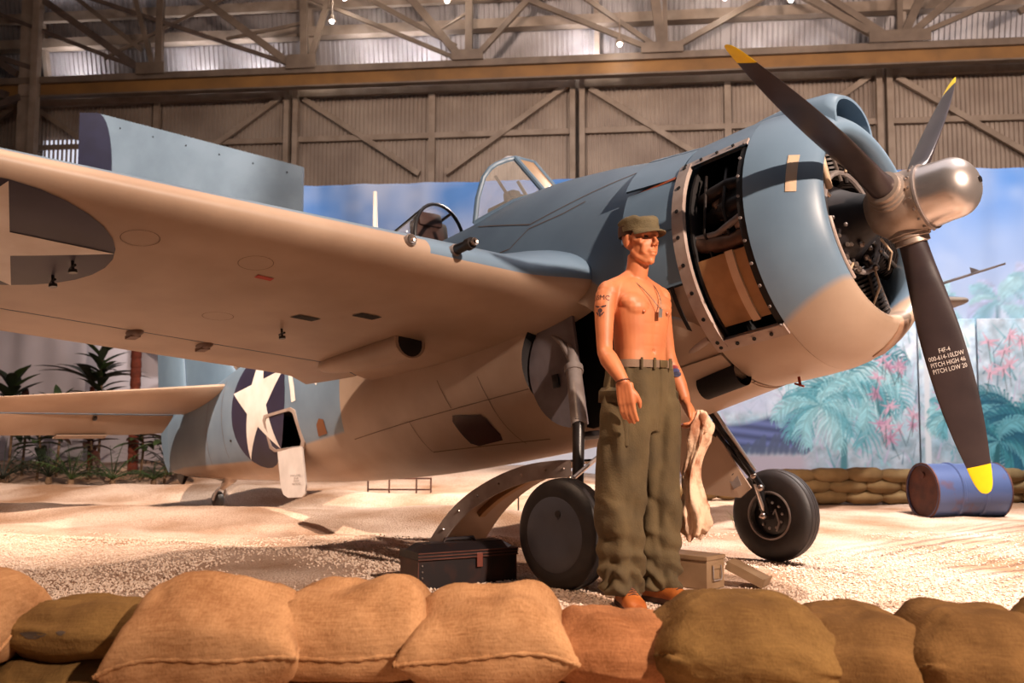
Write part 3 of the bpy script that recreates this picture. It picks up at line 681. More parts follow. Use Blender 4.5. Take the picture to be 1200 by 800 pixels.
# wings ----------------------------------------------------------------
def wing_line2(ay):
    le, te, hl, ht, t = wing_line(ay); k = smooth01((1.05 - ay) / .45); return le - .13 * k, te + .22 * k, hl, ht, t * (1 + .18 * k)
def wing_surf2(ay, x, low=True):
    le, te, hl, ht, t = wing_line2(ay); c = te - le; u, l = airfoil(x, t); tp = 1 - .55 * max(0, (ay - 5.04) / .75) ** 2
    return le + c * x, hl + (ht - hl) * x + c * (l if low else u) * tp
XF = .765
XS = [.5 * (1 - cos(pi * k / 22)) for k in range(23)]
def wing_ring(ay, sg, x0, x1, n=22):
    up = []; lo = []
    for k in range(n + 1):
        f = k / n; x = x0 + (x1 - x0) * (f * f if x0 == 0 else f)
        dz = .045 * (ay - .7) if sg > 0 else 0; yv = sg * (.7 + (ay - .7) * (1.11 if sg > 0 else 1)); s, h = wing_surf2(ay, x, False); up.append(A(s, yv, h + dz)); s, h = wing_surf2(ay, x, True); lo.append(A(s, yv, h + dz))
    return up[::-1] + lo[1 if x0 == 0 else 0:]
YS = [.50, .58, .66, .74, .82, .90, .98, 1.06] + [1.06 + .2 * k for k in range(1, 20)] + [5.05, 5.2, 5.35, 5.48, 5.6, 5.68, 5.74, 5.775, 5.788]
for sg in (-1, 1):
    mb = MB(); rr = [wing_ring(ay, sg, 0, XF) for ay in YS]; n = len(rr[0]); mb.loft(rr, cap=True)
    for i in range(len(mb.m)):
        k = i % n; mb.m[i] = 0 if (i < (len(rr) - 1) * n and k < (23 if YS[min(i // n, len(YS) - 1)] < 1.5 else 19)) else 1  # grey carried over the outboard leading edge to imitate its highlight
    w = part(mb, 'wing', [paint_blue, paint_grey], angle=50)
    w['label'] = ('starboard' if sg < 0 else 'port') + ' wing, blue-grey above and light grey beneath'
    for y0, y1, nm in ((.72, 3.25, 'flap'), (3.27, 5.3, 'aileron')):
        mb = MB(); m_ = 22; rr = [wing_ring(y0 + (y1 - y0) * k / m_, sg, XF + .006, 1.0, 8) for k in range(m_ + 1)]; n2 = len(rr[0]); mb.loft(rr, cap=True)
        for i in range(len(mb.m)): mb.m[i] = 0 if (i % n2) < 9 else 1
        sub(mb, nm, [paint_blue, paint_grey], w, angle=50)
    mb = MB(); m_ = 8; rr = [wing_ring(5.32 + .44 * k / m_, sg, XF + .004, 1.0, 8) for k in range(m_ + 1)]; mb.loft(rr, cap=True); sub(mb, 'wing_tip', paint_grey, w, angle=50)
    if sg < 0: wing_s = w
# wing underside markings and fittings
d_ = decal('insignia_disc', circle(2.89, -3.6, .615, 32), (2.89, -3.6), on_wing(.003), navy, wing_s, sub_n=2)
decal('insignia_star', [(2.89 - (.61 if k % 2 == 0 else .61 * .382) * cos(pi * k / 5), -3.6 + (.61 if k % 2 == 0 else .61 * .382) * sin(pi * k / 5)) for k in range(10)], (2.89, -3.6), on_wing(.006), white_p, wing_s, sub_n=6)
for s, y, a, b in ((3.052, -1.80, .06, .035), (2.837, -1.536, .06, .035)): decal('ejection_slot', [(s - b, y - a), (s + b, y - a - .02), (s + b, y + a), (s - b, y + a + .02)], (s, y), on_wing(.003), void_m, wing_s, sub_n=3)
for s, y in ((2.49, -2.99), (2.48, -2.43), (3.3, -2.2)): decal('access_ring', circle(s, y, .085, 20), (s, y), on_wing(.0025), line_m, wing_s, sub_n=1, rings=1, inner=.955)
decal('stencil', [(2.60, -2.35), (2.64, -2.35), (2.64, -2.26), (2.60, -2.26)], (2.62, -2.3), on_wing(.003), red_m, wing_s, sub_n=2)
for s, y in ((3.331, -1.785), (3.126, -3.137), (2.885, -3.135)):
    p = on_wing(0)(s, y); mb = MB(); mb.tube([p, p + Vector((0, 0, -.045))], .007, 8); mb.tube([p + Vector((0, 0, -.045)), p + Vector((0, 0, -.06))], .02, 10); mb.tube([p + Vector((-.03, 0, -.03)), p + Vector((.03, 0, -.03))], .006, 6); sub(mb, 'tie_down_ring', black_m, wing_s)
for s, y in ((3.93, -2.391), (3.985, -1.929)):
    le, te, *_ = wing_line2(-y); p = A(s, y, wing_surf2(-y, (s - le) / (te - le))[1]); mb = MB(); mb.ball(p, (.085, .045, .03), 12); mb.box(p + Vector((-.03, 0, -.02)), (.08, .06, .02)); sub(mb, 'flap_hinge', mat('hinge_brown', srgb(110, 82, 68), .6), wing_s)
# oil cooler scoop under the wing
mb = MB(); rr = []
for k in range(15):
    f = k / 14; s = 3.06 + 1.0 * f; rw = .105 * (1 - f ** 2.2) ** .5 + .012; rh = .095 * (1 - f ** 2.0) ** .5 + .006
    h0 = wing_surf2(1.06, (min(s, 4.3) - 1.98) / 2.6)[1] + .02
    rr.append([A(s, -1.06 + rw * cos(2 * pi * j / 20), h0 - .045 + rh * sin(2 * pi * j / 20)) for j in range(20)])
h00 = wing_surf2(1.06, (3.06 - 1.98) / 2.6)[1] - .025
inn = [[A(3.06 + d, -1.06 + r * cos(2 * pi * j / 20), h00 + r * sin(2 * pi * j / 20)) for j in range(20)] for d, r in ((.0, .092), (.16, .085))]
mb.loft(rr, cap=False); n0 = len(mb.f); mb.loft([rr[0]] + inn[:1])
oc = sub(mb, 'oil_cooler_scoop', paint_grey, wing_s)
mb = MB(); mb.loft(inn, cap=True); sub(mb, 'intake_mouth', void_m, wing_s)
# guns in the leading edge
for y, ln in ((-1.50, .16), (-1.78, .0)):
    le, te, hl, ht, t = wing_line2(-y); c = A(le + .03, y, hl + .025)
    f = Vector((1, 0, 0))
    mb = MB(); mb.lathe([(-.02, .0), (-.02, .028), (.035, .034), (.045, .03), (.035, .022), (-.01, .02)], c, f, 16); sub(mb, 'gun_port', gear_grey, wing_s)
    if ln:
        mb = MB(); mb.tube([c - f * .1, c + f * ln * .8, c + f * ln * .8, c + f * ln], [.028, .026, .033, .031], 14); sub(mb, 'gun_barrel', black_m, wing_s)
    mb = MB(); mb.lathe([(0, .014), (.02, .022), (.026, .02), (.022, .010), (.0, .009)], c + f * (ln if ln else .02), f, 14); sub(mb, 'muzzle', steel_m, wing_s)
# pitot on the port wing tip
p0 = A(2.40, 5.25, .66); mb = MB(); mb.tube([p0, p0 + Vector((.75, 0, .03))], [.016, .010], 8); part(mb, 'pitot_tube', gear_grey)
mb = MB(); mb.prism([(0, 0), (.09, 0), (.0, .06)], .008, Matrix.Translation(p0 + Vector((.42, 0, .03))) @ Matrix.Rotation(pi / 2, 4, 'X')); part(mb, 'pitot_fin', gear_grey, smooth=False)

# tail --------------------------------------------------------------------
def sym(x, t): return 5 * t * (.2969 * sqrt(x) - .126 * x - .3516 * x * x + .2843 * x ** 3 - .1036 * x ** 4)
def tail_ring(p_le, p_te, t, nrm, n=12, x0=0, x1=1):
    c = (p_te - p_le); L_ = c.length; up = []; lo = []
    for k in range(n + 1):
        x = x0 + (x1 - x0) * (k / n) ** (2 if x0 == 0 else 1); q = sym(x, t) * L_; up.append(p_le + c * x + nrm * q); lo.append(p_le + c * x - nrm * q)
    return up[::-1] + lo[1:] if x0 == 0 else up[::-1] + lo
for sg in (-1, 1):
    mb = MB(); rr = []; el = []
    for k in range(15):
        f = k / 14; ay = .04 + 2.30 * f; kk = max(0, (f - .90) / .10); r_ = 1 - sqrt(max(0, 1 - kk ** 2.2))
        le = A(6.93 + .78 * f + .15 * r_, sg * ay, .405 - .03 * f); te = A(8.02 - .05 * f - .1 * r_, sg * ay, .315)
        rr.append(tail_ring(le, te, .10 * (1 - .4 * f) * (1 - .7 * r_) + .012, Vector((0, 0, 1))))
        if ay > .2:
            le2 = A(8.022 - .05 * f - .1 * r_, sg * ay, .313); te2 = A(8.42 - .04 * f - .12 * r_ - .12 * max(0, (.5 - ay) / .3), sg * ay, .17 + .05 * r_); el.append(tail_ring(le2, te2, .12 * (1 - .4 * f) * (1 - .6 * r_), Vector((0, 0, 1)), 8))
    mb.loft(rr, cap=True); n = len(rr[0])
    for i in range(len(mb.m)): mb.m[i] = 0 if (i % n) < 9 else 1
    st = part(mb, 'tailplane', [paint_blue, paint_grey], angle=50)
    mb = MB(); mb.loft(el, cap=True); n = len(el[0])
    for i in range(len(mb.m)): mb.m[i] = 0 if (i % n) < 9 else 1
    e_ = sub(mb, 'elevator', [paint_blue, paint_grey], st, angle=50)
    mb = MB(); mb.ball(A(8.02, sg * 1.0, .27), (.05, .02, .025), 8); sub(mb, 'hinge', black_m, st)
    a0, a1 = A(8.455, sg * .75, .155), A(8.445, sg * 1.25, .155); b1, b0 = a1 + Vector((.10, 0, .012)), a0 + Vector((.10, 0, .012)); dz = Vector((0, 0, -.012))
    mb = MB(); mb.add([a0 + dz, a1 + dz, b1 + dz, b0 + dz, a0, a1, b1, b0], [(0, 1, 2, 3), (4, 7, 6, 5), (0, 4, 5, 1), (1, 5, 6, 2), (2, 6, 7, 3), (3, 7, 4, 0)]); sub(mb, 'trim_tab', paint_grey, st, smooth=False)
fin = [(.30, 6.85, 8.1), (.5, 7.0, 8.1), (.7, 7.18, 8.1), (.9, 7.34, 8.1), (1.1, 7.5, 8.1), (1.3, 7.66, 8.1), (1.42, 7.8, 8.09), (1.5, 7.93, 8.07)]
mb = MB(); mb.loft([tail_ring(A(a, 0, h), A(b, 0, h), .085, Vector((0, 1, 0))) for h, a, b in fin], cap=True); fn = part(mb, 'fin', paint_blue)
rud = [(-.20, 8.12, 8.62), (-.1, 8.12, 8.70), (.1, 8.12, 8.75), (.4, 8.12, 8.765), (.8, 8.12, 8.765), (1.1, 8.12, 8.75), (1.35, 8.11, 8.66), (1.46, 8.1, 8.55), (1.53, 8.08, 8.4), (1.56, 8.06, 8.25)]
mb = MB(); mb.loft([tail_ring(A(a, 0, h), A(b, 0, h), .13, Vector((0, 1, 0)), 10) for h, a, b in rud], cap=True); part(mb, 'rudder', paint_blue)
# tail wheel and arrester fairing
tw = world_to_air((-5.64, 0, .075)); top_ = A(7.30, 0, -.40)
mb = MB(); mb.tube([top_ + Vector((.02, 0, .1)), top_ + Vector((0, 0, -.05)), (top_ + tw) / 2 + Vector((-.03, 0, .0))], [.075, .06, .03], 12); tl = part(mb, 'tail_strut', hub_m)
mb = MB()
for sy in (-.05, .05): mb.tube([(top_ + tw) / 2 + Vector((-.03, 0, .02)), (top_ + tw) / 2 + Vector((-.07, sy, -.03)), tw + Vector((0, sy, 0))], .014, 8)
sub(mb, 'fork', gear_grey, tl)
mb = MB(); mb.lathe([(-.032, .0), (-.034, .045), (-.03, .075), (-.015, .088), (.015, .088), (.03, .075), (.034, .045), (.032, 0)], tw, (0, 1, 0), 24); part(mb, 'tail_wheel', rubber)
mb = MB(); q = A(8.28, 0, -.26); mb.add([q + Vector(v) for v in ((.1, -.03, 0), (.1, .03, 0), (-.12, -.02, 0), (-.12, .02, 0), (-.02, -.015, -.11), (-.02, .015, -.11), (-.1, -.01, -.06), (-.1, .01, -.06))], [(0, 1, 3, 2), (0, 2, 6, 4), (1, 5, 7, 3), (4, 6, 7, 5), (0, 4, 5, 1), (2, 3, 7, 6)]); part(mb, 'arrester_fairing', black_m, smooth=False)

# cockpit ----------------------------------------------------------------
def hoop(s, w, h0, h1, rake=0, n=16): return [A(s - rake * sin(pi * k / n), -w * cos(pi * k / n), h0 + (h1 - h0) * sin(pi * k / n) ** .8) for k in range(n + 1)]
side_ = [(3.135, .33, .755), (3.085, .325, .92), (3.03, .298, 1.06), (3.005, .25, 1.125), (2.99, .20, 1.16), (2.945, .14, 1.185), (2.905, .09, 1.195)]
hp = [A(s, -y, h) for s, y, h in side_]; hq = [A(s, y, h) for s, y, h in side_]
fl, fr_ = A(2.68, -.085, .865), A(2.68, .085, .865); tl_, tr_ = hp[-1], hq[-1]
mb = MB(); mb.tube(hp + hq[::-1], .018, 8); mb.tube([fl, tl_], .020, 8); mb.tube([fr_, tr_], .020, 8); mb.tube([fl, fr_], .018, 8)
mb.tube([fl, A(2.85, -.22, .83), hp[0]], .022, 8); mb.tube([fr_, A(2.85, .22, .83), hq[0]], .022, 8)
ws = part(mb, 'windscreen', paint_blue)
def pane(pts, name, m, parent, th=.008):
    mb = MB(); pts = [Vector(p) for p in pts]; nr = (pts[1] - pts[0]).cross(pts[2] - pts[0]).normalized() * th; k = len(pts)
    mb.loft([pts, [p + nr for p in pts]], cap=True); return mb.build(name, m, parent, smooth=False)
pane([fl, fr_, tr_, tl_], 'pane', reflection_glass, ws)
pane([fl, A(2.85, -.22, .83)] + hp, 'pane', glass, ws, .004); pane([fr_, A(2.85, .22, .83)] + hq, 'pane', glass, ws, .004)
mb = MB(); mb.tube([A(3.0, -.19, 1.17), A(2.97, -.10, 1.215), A(2.96, .0, 1.225), A(2.97, .10, 1.215)], [.008, .02, .024, .01], 8); part(mb, 'rear_view_mirror', chrome)
mb = MB(); mb.bar(A(2.95, -.10, .84), A(3.05, -.16, 1.10), .03, .02); mb.bar(A(2.95, .10, .84), A(3.05, .06, 1.10), .03, .02); mb.bar(A(2.98, -.12, .95), A(2.98, .1, .95), .03, .03); mb.box(A(3.08, 0, .86), (.22, .3, .1), bev=.02); mb.box(A(3.05, -.02, .95), (.1, .09, .12), bev=.02); part(mb, 'gunsight', mat('sight_brown', srgb(58, 42, 36), .5))
mb = MB(); c1 = hoop(3.88, .25, .84, 1.20, .01); c2 = hoop(4.55, .22, .90, 1.06, .02)
mb.tube(c1, .014, 8); mb.tube(c2, .014, 8)
for k in (0, 5, 11, 16): mb.tube([c1[k], c2[k]], .012, 6)
cn = part(mb, 'sliding_canopy', black_m)
mb = MB(); mb.loft([c1, c2], closed_u=False); gl = sub(mb, 'pane', glass, cn); m = gl.modifiers.new('t', 'SOLIDIFY'); m.thickness = .006
mb = MB(); mb.box(A(3.98, -.02, 1.10), (.10, .24, .12), bev=.04); mb.box(A(4.0, 0, .95), (.08, .34, .30), bev=.05); mb.box(A(4.0, 0, .66), (.08, .42, .55), bev=.03); mb.box(A(3.8, 0, .42), (.42, .42, .08), bev=.03); part(mb, 'pilot_seat', mat('seat_brown', srgb(74, 46, 38), .6, c2=srgb(56, 34, 28), scale=8))
mb = MB(); mb.tube([A(4.72, 0, .88), A(4.62, 0, 1.57)], [.03, .016], 10); part(mb, 'aerial_mast', white_p)
# cowling -----------------------------------------------------------------
HC = -.04
def cring(s, r, a0=0, a1=2 * pi, n=72):
    full = abs(a1 - a0 - 2 * pi) < 1e-6
    return [A(s, -r * cos(a0 + (a1 - a0) * k / n), HC + r * sin(a0 + (a1 - a0) * k / n)) for k in range(n if full else n + 1)]
LIP = [(.86, .672), (.80, .60), (.70, .50), (.62, .478), (.565, .482), (.538, .497), (.53, .515), (.537, .54), (.555, .566), (.59, .598), (.64, .632), (.71, .664), (.79, .688), (.86, .700)]
mb = MB(); mb.loft([cring(s, r) for s, r in LIP], closed_v=True); cowl = part(mb, 'cowl_ring', cowl_paint, angle=60)
O0, O1 = radians(-44), radians(39)      # opening on the starboard side between these angles
mb = MB(); prof = [(.862, .700), (1.0, .706), (1.27, .706), (1.27, .692), (.862, .686)]
mb.loft([cring(s, r, O1, 2 * pi + O0, 60) for s, r in prof], closed_u=False, closed_v=True); part(mb, 'cowl_panel', cowl_paint, angle=60)
# frame round the opening, with bolt holes
def arc_strip(s0, s1, r0, r1, a0, a1, n=24):
    mb = MB(); rr = [cring(s, r, a0, a1, n) for s, r in ((s0, r1), (s1, r1), (s1, r0), (s0, r0))]; mb.loft(rr, closed_u=False, closed_v=True); return mb
fr1 = part(arc_strip(1.215, 1.285, .690, .716, O0 - .06, O1 + .04), 'opening_frame', frame_m, angle=60)
def bolts(lst, m=void_m, parent=None, rad=.009):
    for s, a in lst:
        c = A(s, -.713 * cos(a), HC + .713 * sin(a)); d = (c - A(s, 0, HC)).normalized(); mb = MB(); mb.tube([c, c + d * .008], rad, 8); sub(mb, 'bolt', m, parent)
bolts([(1.25, O0 + (O1 - O0) * k / 7) for k in range(8)], parent=fr1, rad=.011)
fr2_ = part(arc_strip(.865, 1.285, .690, .712, O0 - .095, O0 - .0), 'opening_frame', frame_m, angle=60); bolts([(.95 + .1 * k, O0 - .05) for k in range(4)], parent=fr2_, rad=.010)
fr3 = part(arc_strip(.865, 1.285, .690, .711, O1, O1 + .07), 'opening_frame', frame_m, angle=60); bolts([(.95 + .1 * k, O1 + .035) for k in range(4)], parent=fr3)
fr4 = part(arc_strip(.845, .90, .668, .694, O0 - .04, O1 + .05), 'opening_frame', void_m, angle=60); bolts([(.876, O0 + (O1 - O0) * k / 9) for k in range(10)], m=gear_grey, parent=fr4, rad=.008)
# cowl flaps behind the opening
def flap(a0, a1, r0, r1, s0=1.288, s1=1.62, name='cowl_flap', m=None): 
    mb = MB(); n = 14; rr = [cring(s0, r0, a0, a1, n), cring(s1, r1, a0, a1, n), cring(s1, r1 - .012, a0, a1, n), cring(s0, r0 - .012, a0, a1, n)]; mb.loft(rr, closed_u=False, closed_v=True)
    n0 = len(mb.f); return part(mb, name, m or cowl_paint, angle=50)
for a0, a1, r1 in ((36, 62, .748), (63, 88, .75), (89, 116, .75), (117, 143, .75), (144, 180, .72), (181, 220, .72), (9, 35, .722), (-14, 8.4, .712), (221, 262, .74), (-96, -77, .74), (-76, -51, .735)): flap(radians(a0), radians(a1), .704, r1)
mb = arc_strip(1.30, 1.60, .70, .712, radians(34.6), radians(36.2), 4); part(mb, 'flap_gap_seal', mat('seal_orange', srgb(176, 84, 44), .6))
# carburettor scoop on top
mb = MB(); sc = [(.545, .20, .70, .50), (.60, .205, .735, .54), (.75, .205, .755, .60), (.95, .20, .745, .62), (1.15, .17, .725, .64), (1.27, .13, .70, .65)]
def dsec(s, w, ht, hb, k=1): return [A(s, -w * k * cos(pi * j / 18), (hb + HC) + (ht - hb) * (1 if k == 1 else (1 - (1 - k) * .9)) * sin(pi * j / 18) ** .7) for j in range(19)]
outer = [dsec(*q) for q in sc]; inner_ = [dsec(*q, k=.90) for q in sc[:4]]
mb.loft(inner_[::-1] + outer, closed_u=False); scoop = part(mb, 'carburettor_scoop', paint_blue, angle=70)
mb = MB(); mb.loft([dsec(.80, .185, .73, .55), dsec(.82, .185, .73, .55)], closed_u=True, cap=True); sub(mb, 'scoop_throat', navy, scoop)
# scoop shadow painted as a lip strip, and side scoops inside the cowl mouth
mb = MB(); mb.loft([[A(s, -(r + .005) * cos(radians(a)), HC + (r + .005) * sin(radians(a))) for a in range(-106, -92, 2)] for s, r in LIP[6:12]], closed_u=False); o = part(mb, 'chin_shadow_strip', mat('chin_shadow_tan', srgb(150, 116, 92), .5), fix=False); o.modifiers.new('t', 'SOLIDIFY').thickness = .008
ang = [radians(a) for a in range(-42, -4, 4)]
mb = MB(); mb.tube([A(.530, -.498 * cos(a), HC + .498 * sin(a)) for a in ang] + [A(.56, -.466 * cos(a), HC + .466 * sin(a)) for a in ang[::-1]], .010, 8, closed=True); part(mb, 'intercooler_duct_rim', frame_m)
mb = MB(); a = radians(15)
decal('tape_patch', [(.60, .245), (.645, .255), (.66, .06), (.615, .05)], (.63, .15), lambda s, h: A(s, -sqrt(max(.01, (interp([(x, y) for x, y in LIP[6:]], s) + .004) ** 2 - (h - HC) ** 2)), h), strap_m, plane, rings=4, sub_n=5)
# engine -------------------------------------------------------------------
eng = MB(); eng.lathe([(.48, .0), (.48, .09), (.54, .11), (.62, .15), (.68, .19), (.74, .24), (1.20, .30), (1.2, .0)], A(0, 0, 0), (-1, 0, 0), 28)
en_o = part(eng, 'engine_crankcase', mat('crankcase_grey', srgb(42, 36, 38), .5, .3, c2=srgb(28, 24, 26), scale=8))
for k in range(14):
    a = 2 * pi * k / 14; s = .76 if k % 2 == 0 else .98; u = Vector((0, sin(a), cos(a))); c = A(s, 0, 0); mb = MB()
    prof = [(.24, .075)]
    for j in range(11): t = .27 + .024 * j; prof += [(t, .105), (t + .012, .105), (t + .013, .078), (t + .023, .078)]
    prof += [(.54, .10), (.60, .09), (.62, .0)]
    mb.lathe(prof, c, u, 14); cy = part(mb, 'cylinder', engine_m, angle=30)
    if k % 2 == 0:
        side = Vector((0, cos(a), -sin(a)))
        for sg in (-1, 1):
            mb = MB(); mb.tube([c + Vector((.10, 0, 0)) + u * .22 + side * .03 * sg, c + Vector((.07, 0, 0)) + u * .56 + side * .075 * sg], .012, 8); sub(mb, 'pushrod_tube', steel_m if (k // 2 + (sg > 0)) % 3 == 0 else engine_m, cy)
            mb = MB(); mb.box(c + Vector((.03, 0, 0)) + u * .575 + side * .075 * sg, (.11, .06, .05), bev=.012); sub(mb, 'rocker_box', engine_m, cy)
        mb = MB(); mb.tube([c + Vector((.12, 0, 0)) + u * .27, c + Vector((.13, 0, 0)) + u * .36 + side * .05, c + Vector((.05, 0, 0)) + u * .47 + side * .09], .007, 6); sub(mb, 'ignition_lead', strap_m, cy)
mb = MB(); mb.tube([A(.66, .27 * cos(2 * pi * k / 28), .27 * sin(2 * pi * k / 28)) for k in range(28)], .016, 8, closed=True); part(mb, 'ignition_ring', gear_grey)
mb = MB(); pts = [A(.60, -.30, .12), A(.575, -.36, .16), A(.57, -.38, .24), A(.585, -.37, .31), A(.62, -.35, .33)]; mb.tube(pts, .017, 10); part(mb, 'breather_pipe', strap_m)
rndb = random.Random(3)
for k in range(16):
    a = radians(rndb.uniform(95, 260)); r = rndb.uniform(.2, .34); mb = MB(); mb.ball(A(rndb.uniform(.60, .66), r * sin(a) , r * cos(a) + .05), rndb.uniform(.010, .02), 8); part(mb, 'engine_nut', steel_m)
# accessory bay seen through the opening
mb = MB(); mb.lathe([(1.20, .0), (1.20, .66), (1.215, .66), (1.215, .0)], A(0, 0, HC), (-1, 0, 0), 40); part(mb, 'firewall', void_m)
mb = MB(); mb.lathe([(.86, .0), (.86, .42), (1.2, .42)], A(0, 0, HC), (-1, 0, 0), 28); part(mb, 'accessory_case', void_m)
mb = MB(); mb.loft([cring(s, r, radians(-40), radians(-9), 12) for s, r in ((.90, .655), (1.20, .655), (1.20, .45), (.90, .45))], closed_u=False, closed_v=True, cap=False)
n_ = 13; mb.add([], []); tank = part(mb, 'oil_tank', tan_m, angle=50)
for a0 in (-40, -9):
    mb = MB(); mb.loft([cring(s, r, radians(a0 - .6), radians(a0 + .6), 2) for s, r in ((.90, .655), (1.20, .655), (1.20, .45), (.90, .45))], closed_u=False, closed_v=True); sub(mb, 'tank_end', tan_m, tank, smooth=False)
sub(arc_strip(.985, 1.03, .655, .668, radians(-41), radians(-8)), 'tank_strap', strap_m, tank, angle=60)
def pipe(pts, r, m, name='engine_pipe'): mb = MB(); mb.tube(pts, r, 10); return part(mb, name, m)
def cp(s, r, deg): a = radians(deg); return A(s, -r * cos(a), HC + r * sin(a))
pipe([cp(.90, .60, 26), cp(1.0, .63, 25), cp(1.1, .62, 24), cp(1.2, .58, 25)], .035, engine_m)
pipe([cp(.89, .62, 8), cp(.98, .64, 4), cp(1.08, .62, 2), cp(1.2, .62, 3)], .018, gear_grey)
pipe([cp(.90, .58, 16), cp(1.0, .60, 14), cp(1.1, .55, 16), cp(1.2, .5, 16)], .05, engine_m)
pipe([cp(.90, .6, -2), cp(1.0, .61, -4), cp(1.12, .6, -2), cp(1.2, .6, 0)], .045, mat('exhaust_brown', srgb(112, 84, 68), .5, .4, c2=srgb(70, 50, 42), scale=10))
pipe([cp(1.02, .64, 36), cp(1.0, .655, 28), cp(1.01, .65, 12), cp(1.0, .63, -4)], .010, engine_m)
pipe([cp(1.15, .64, 36), cp(1.12, .65, 20), cp(1.14, .64, 4), cp(1.13, .62, -8)], .008, engine_m)
for k in range(12):
    p = cp(rndb.uniform(.92, 1.18), rndb.uniform(.52, .6), rndb.uniform(-6, 30)); mb = MB(); mb.box(p, [rndb.uniform(.03, .09) for _ in range(3)], Matrix.Rotation(rndb.uniform(0, 1), 3, 'X'), bev=.01); part(mb, 'accessory_unit', [engine_m, gear_grey, mat('accessory_tan', srgb(140, 112, 92), .5, .3)][k % 3])
# lower bay behind the opening: exhaust stub and curved ducts
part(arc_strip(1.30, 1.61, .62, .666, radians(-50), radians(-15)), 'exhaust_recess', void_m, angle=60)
rt = part(arc_strip(1.29, 1.585, .63, .678, radians(-41), radians(-16)), 'rear_tank', mat('rear_tank_tan', srgb(140, 112, 92), .5, c2=srgb(116, 90, 72), scale=6), angle=60)
for s0 in (1.37, 1.50): sub(arc_strip(s0, s0 + .022, .67, .684, radians(-43), radians(-15)), 'tank_band', void_m, rt, angle=60)
pipe([cp(1.31, .675, -43), cp(1.40, .685, -45), cp(1.5, .68, -47), cp(1.59, .67, -48)], .022, frame_m, 'exhaust_duct')
ex = MB(); e0 = A(1.42, -.30, -.70); ed = Vector((-1, .05, -.10)).normalized(); ex.lathe([(-.16, .072), (.10, .072), (.10, .060), (-.1, .058), (-.1, 0)], e0, ed, 20); part(ex, 'exhaust_stub', void_m)
mb = MB(); p = A(1.05, -.12, -.745); mb.tube([p, p + Vector((0, 0, -.05))], .008, 8); mb.tube([p + Vector((-.03, 0, -.03)), p + Vector((.02, 0, -.055))], .006, 6); part(mb, 'drain_cock', mat('brass_red', srgb(150, 60, 40), .4, .5))
# propeller ----------------------------------------------------------------
SP = .3866; f_ = Vector((1, 0, 0)); PC = A(SP, 0, 0)
mb = MB(); mb.lathe([(-.16, 0), (-.16, .10), (-.10, .15), (-.05, .165), (.06, .165), (.10, .158), (.115, .165), (.125, .165), (.128, .14)], PC, f_, 40); hub = part(mb, 'propeller_hub', hub_m, angle=35); hub['label'] = 'grey metal propeller hub'
mb = MB(); prof = [(.125, .155), (.135, .158), (.22, .150), (.26, .149)] + [(.26 + .127 * sin(pi / 2 * k / 10), .149 * cos(pi / 2 * k / 10)) for k in range(1, 11)]
mb.lathe(prof, PC, f_, 48); dome = sub(mb, 'hub_dome', chrome, hub, angle=60); dome['label'] = 'polished metal hub dome'
mb = MB(); mb.tube([PC + Vector((.384, 0, 0)), PC + Vector((.394, 0, 0))], .016, 12); sub(mb, 'dome_plug', black_m, hub)
mb = MB(); mb.lathe([(.127, .160), (.127, .166), (.139, .166), (.139, .158)], PC, f_, 40); sub(mb, 'dome_ring', gear_grey, hub)
for k in range(18):
    a = 2 * pi * k / 18; mb = MB(); mb.ball(PC + Vector((.11, .163 * sin(a), .163 * cos(a))), .009, 8); sub(mb, 'bolt', steel_m, hub)
PHI = -1.2439
CH = [(.10, .13, 1.0, 75), (.20, .135, .95, 75), (.30, .145, .62, 74), (.45, .170, .36, 72), (.65, .196, .2, 70), (.85, .200, .14, 68), (1.05, .184, .11, 66), (1.22, .150, .095, 64), (1.33, .118, .085, 63), (1.40, .098, .08, 62), (1.45, .074, .08, 62), (1.478, .042, .08, 62), (1.485, .010, .08, 62)]
def blade_frame(t): return Vector((0, sin(t), cos(t))), Vector((0, -cos(t), sin(t)))
def blade_sec(t, r, n=16):
    ch, th, be = catmull(CH, r); er, et = blade_frame(t); b = radians(be); c = et * cos(b) + f_ * sin(b); nr = f_ * cos(b) - et * sin(b); out = []
    for k in range(2 * n):
        a = pi * k / n; x = .5 * cos(a); z = .5 * th * sin(a) * (1 if th > .5 else (1.15 if sin(a) > 0 else .5)); out.append(PC + er * r + c * (x * ch) + nr * (z * ch))
    return out
def blade_face(t, r, x):
    """point just proud of the forward face; x = -.5..0.5 along the chord"""
    ch, th, be = catmull(CH, r); er, et = blade_frame(t); b = radians(be); c = et * cos(b) + f_ * sin(b); nr = f_ * cos(b) - et * sin(b)
    return PC + er * r + c * (x * ch) + nr * (.575 * th * ch * sqrt(max(0, 1 - 4 * x * x)) + .0025)
RS = [.10 + .04 * k for k in range(32) if .10 + .04 * k < 1.34] + [1.345]
RT = [1.345, 1.37, 1.39, 1.41, 1.43, 1.45, 1.465, 1.478, 1.483, 1.485]
for bi in range(3):
    t = PHI + bi * 2 * pi / 3
    mb = MB(); mb.loft([blade_sec(t, r) for r in RS], cap=True); bl = part(mb, 'propeller_blade', blade_m)
    mb = MB(); mb.loft([blade_sec(t, r) for r in RT], cap=True); sub(mb, 'yellow_tip', yellow, bl)
    er, et = blade_frame(t); mb = MB(); mb.lathe([(.09, .09), (.09, .105), (.15, .105), (.155, .095), (.17, .095), (.175, .085), (.20, .085), (.205, .066)], PC, er, 28); sub(mb, 'blade_collar', hub_m, bl)
    vs, fs = text_mesh('F4F-4\n000-614-10LDW\nPITCH HIGH 46\nPITCH LOW 20', .024)
    mb = MB(); mb.add([blade_face(t, .80 - v.y * 1.35, max(-.46, min(.46, v.x / .2))) for v in vs], fs); sub(mb, 'blade_stencil', white_p, bl, smooth=False, fix=False)
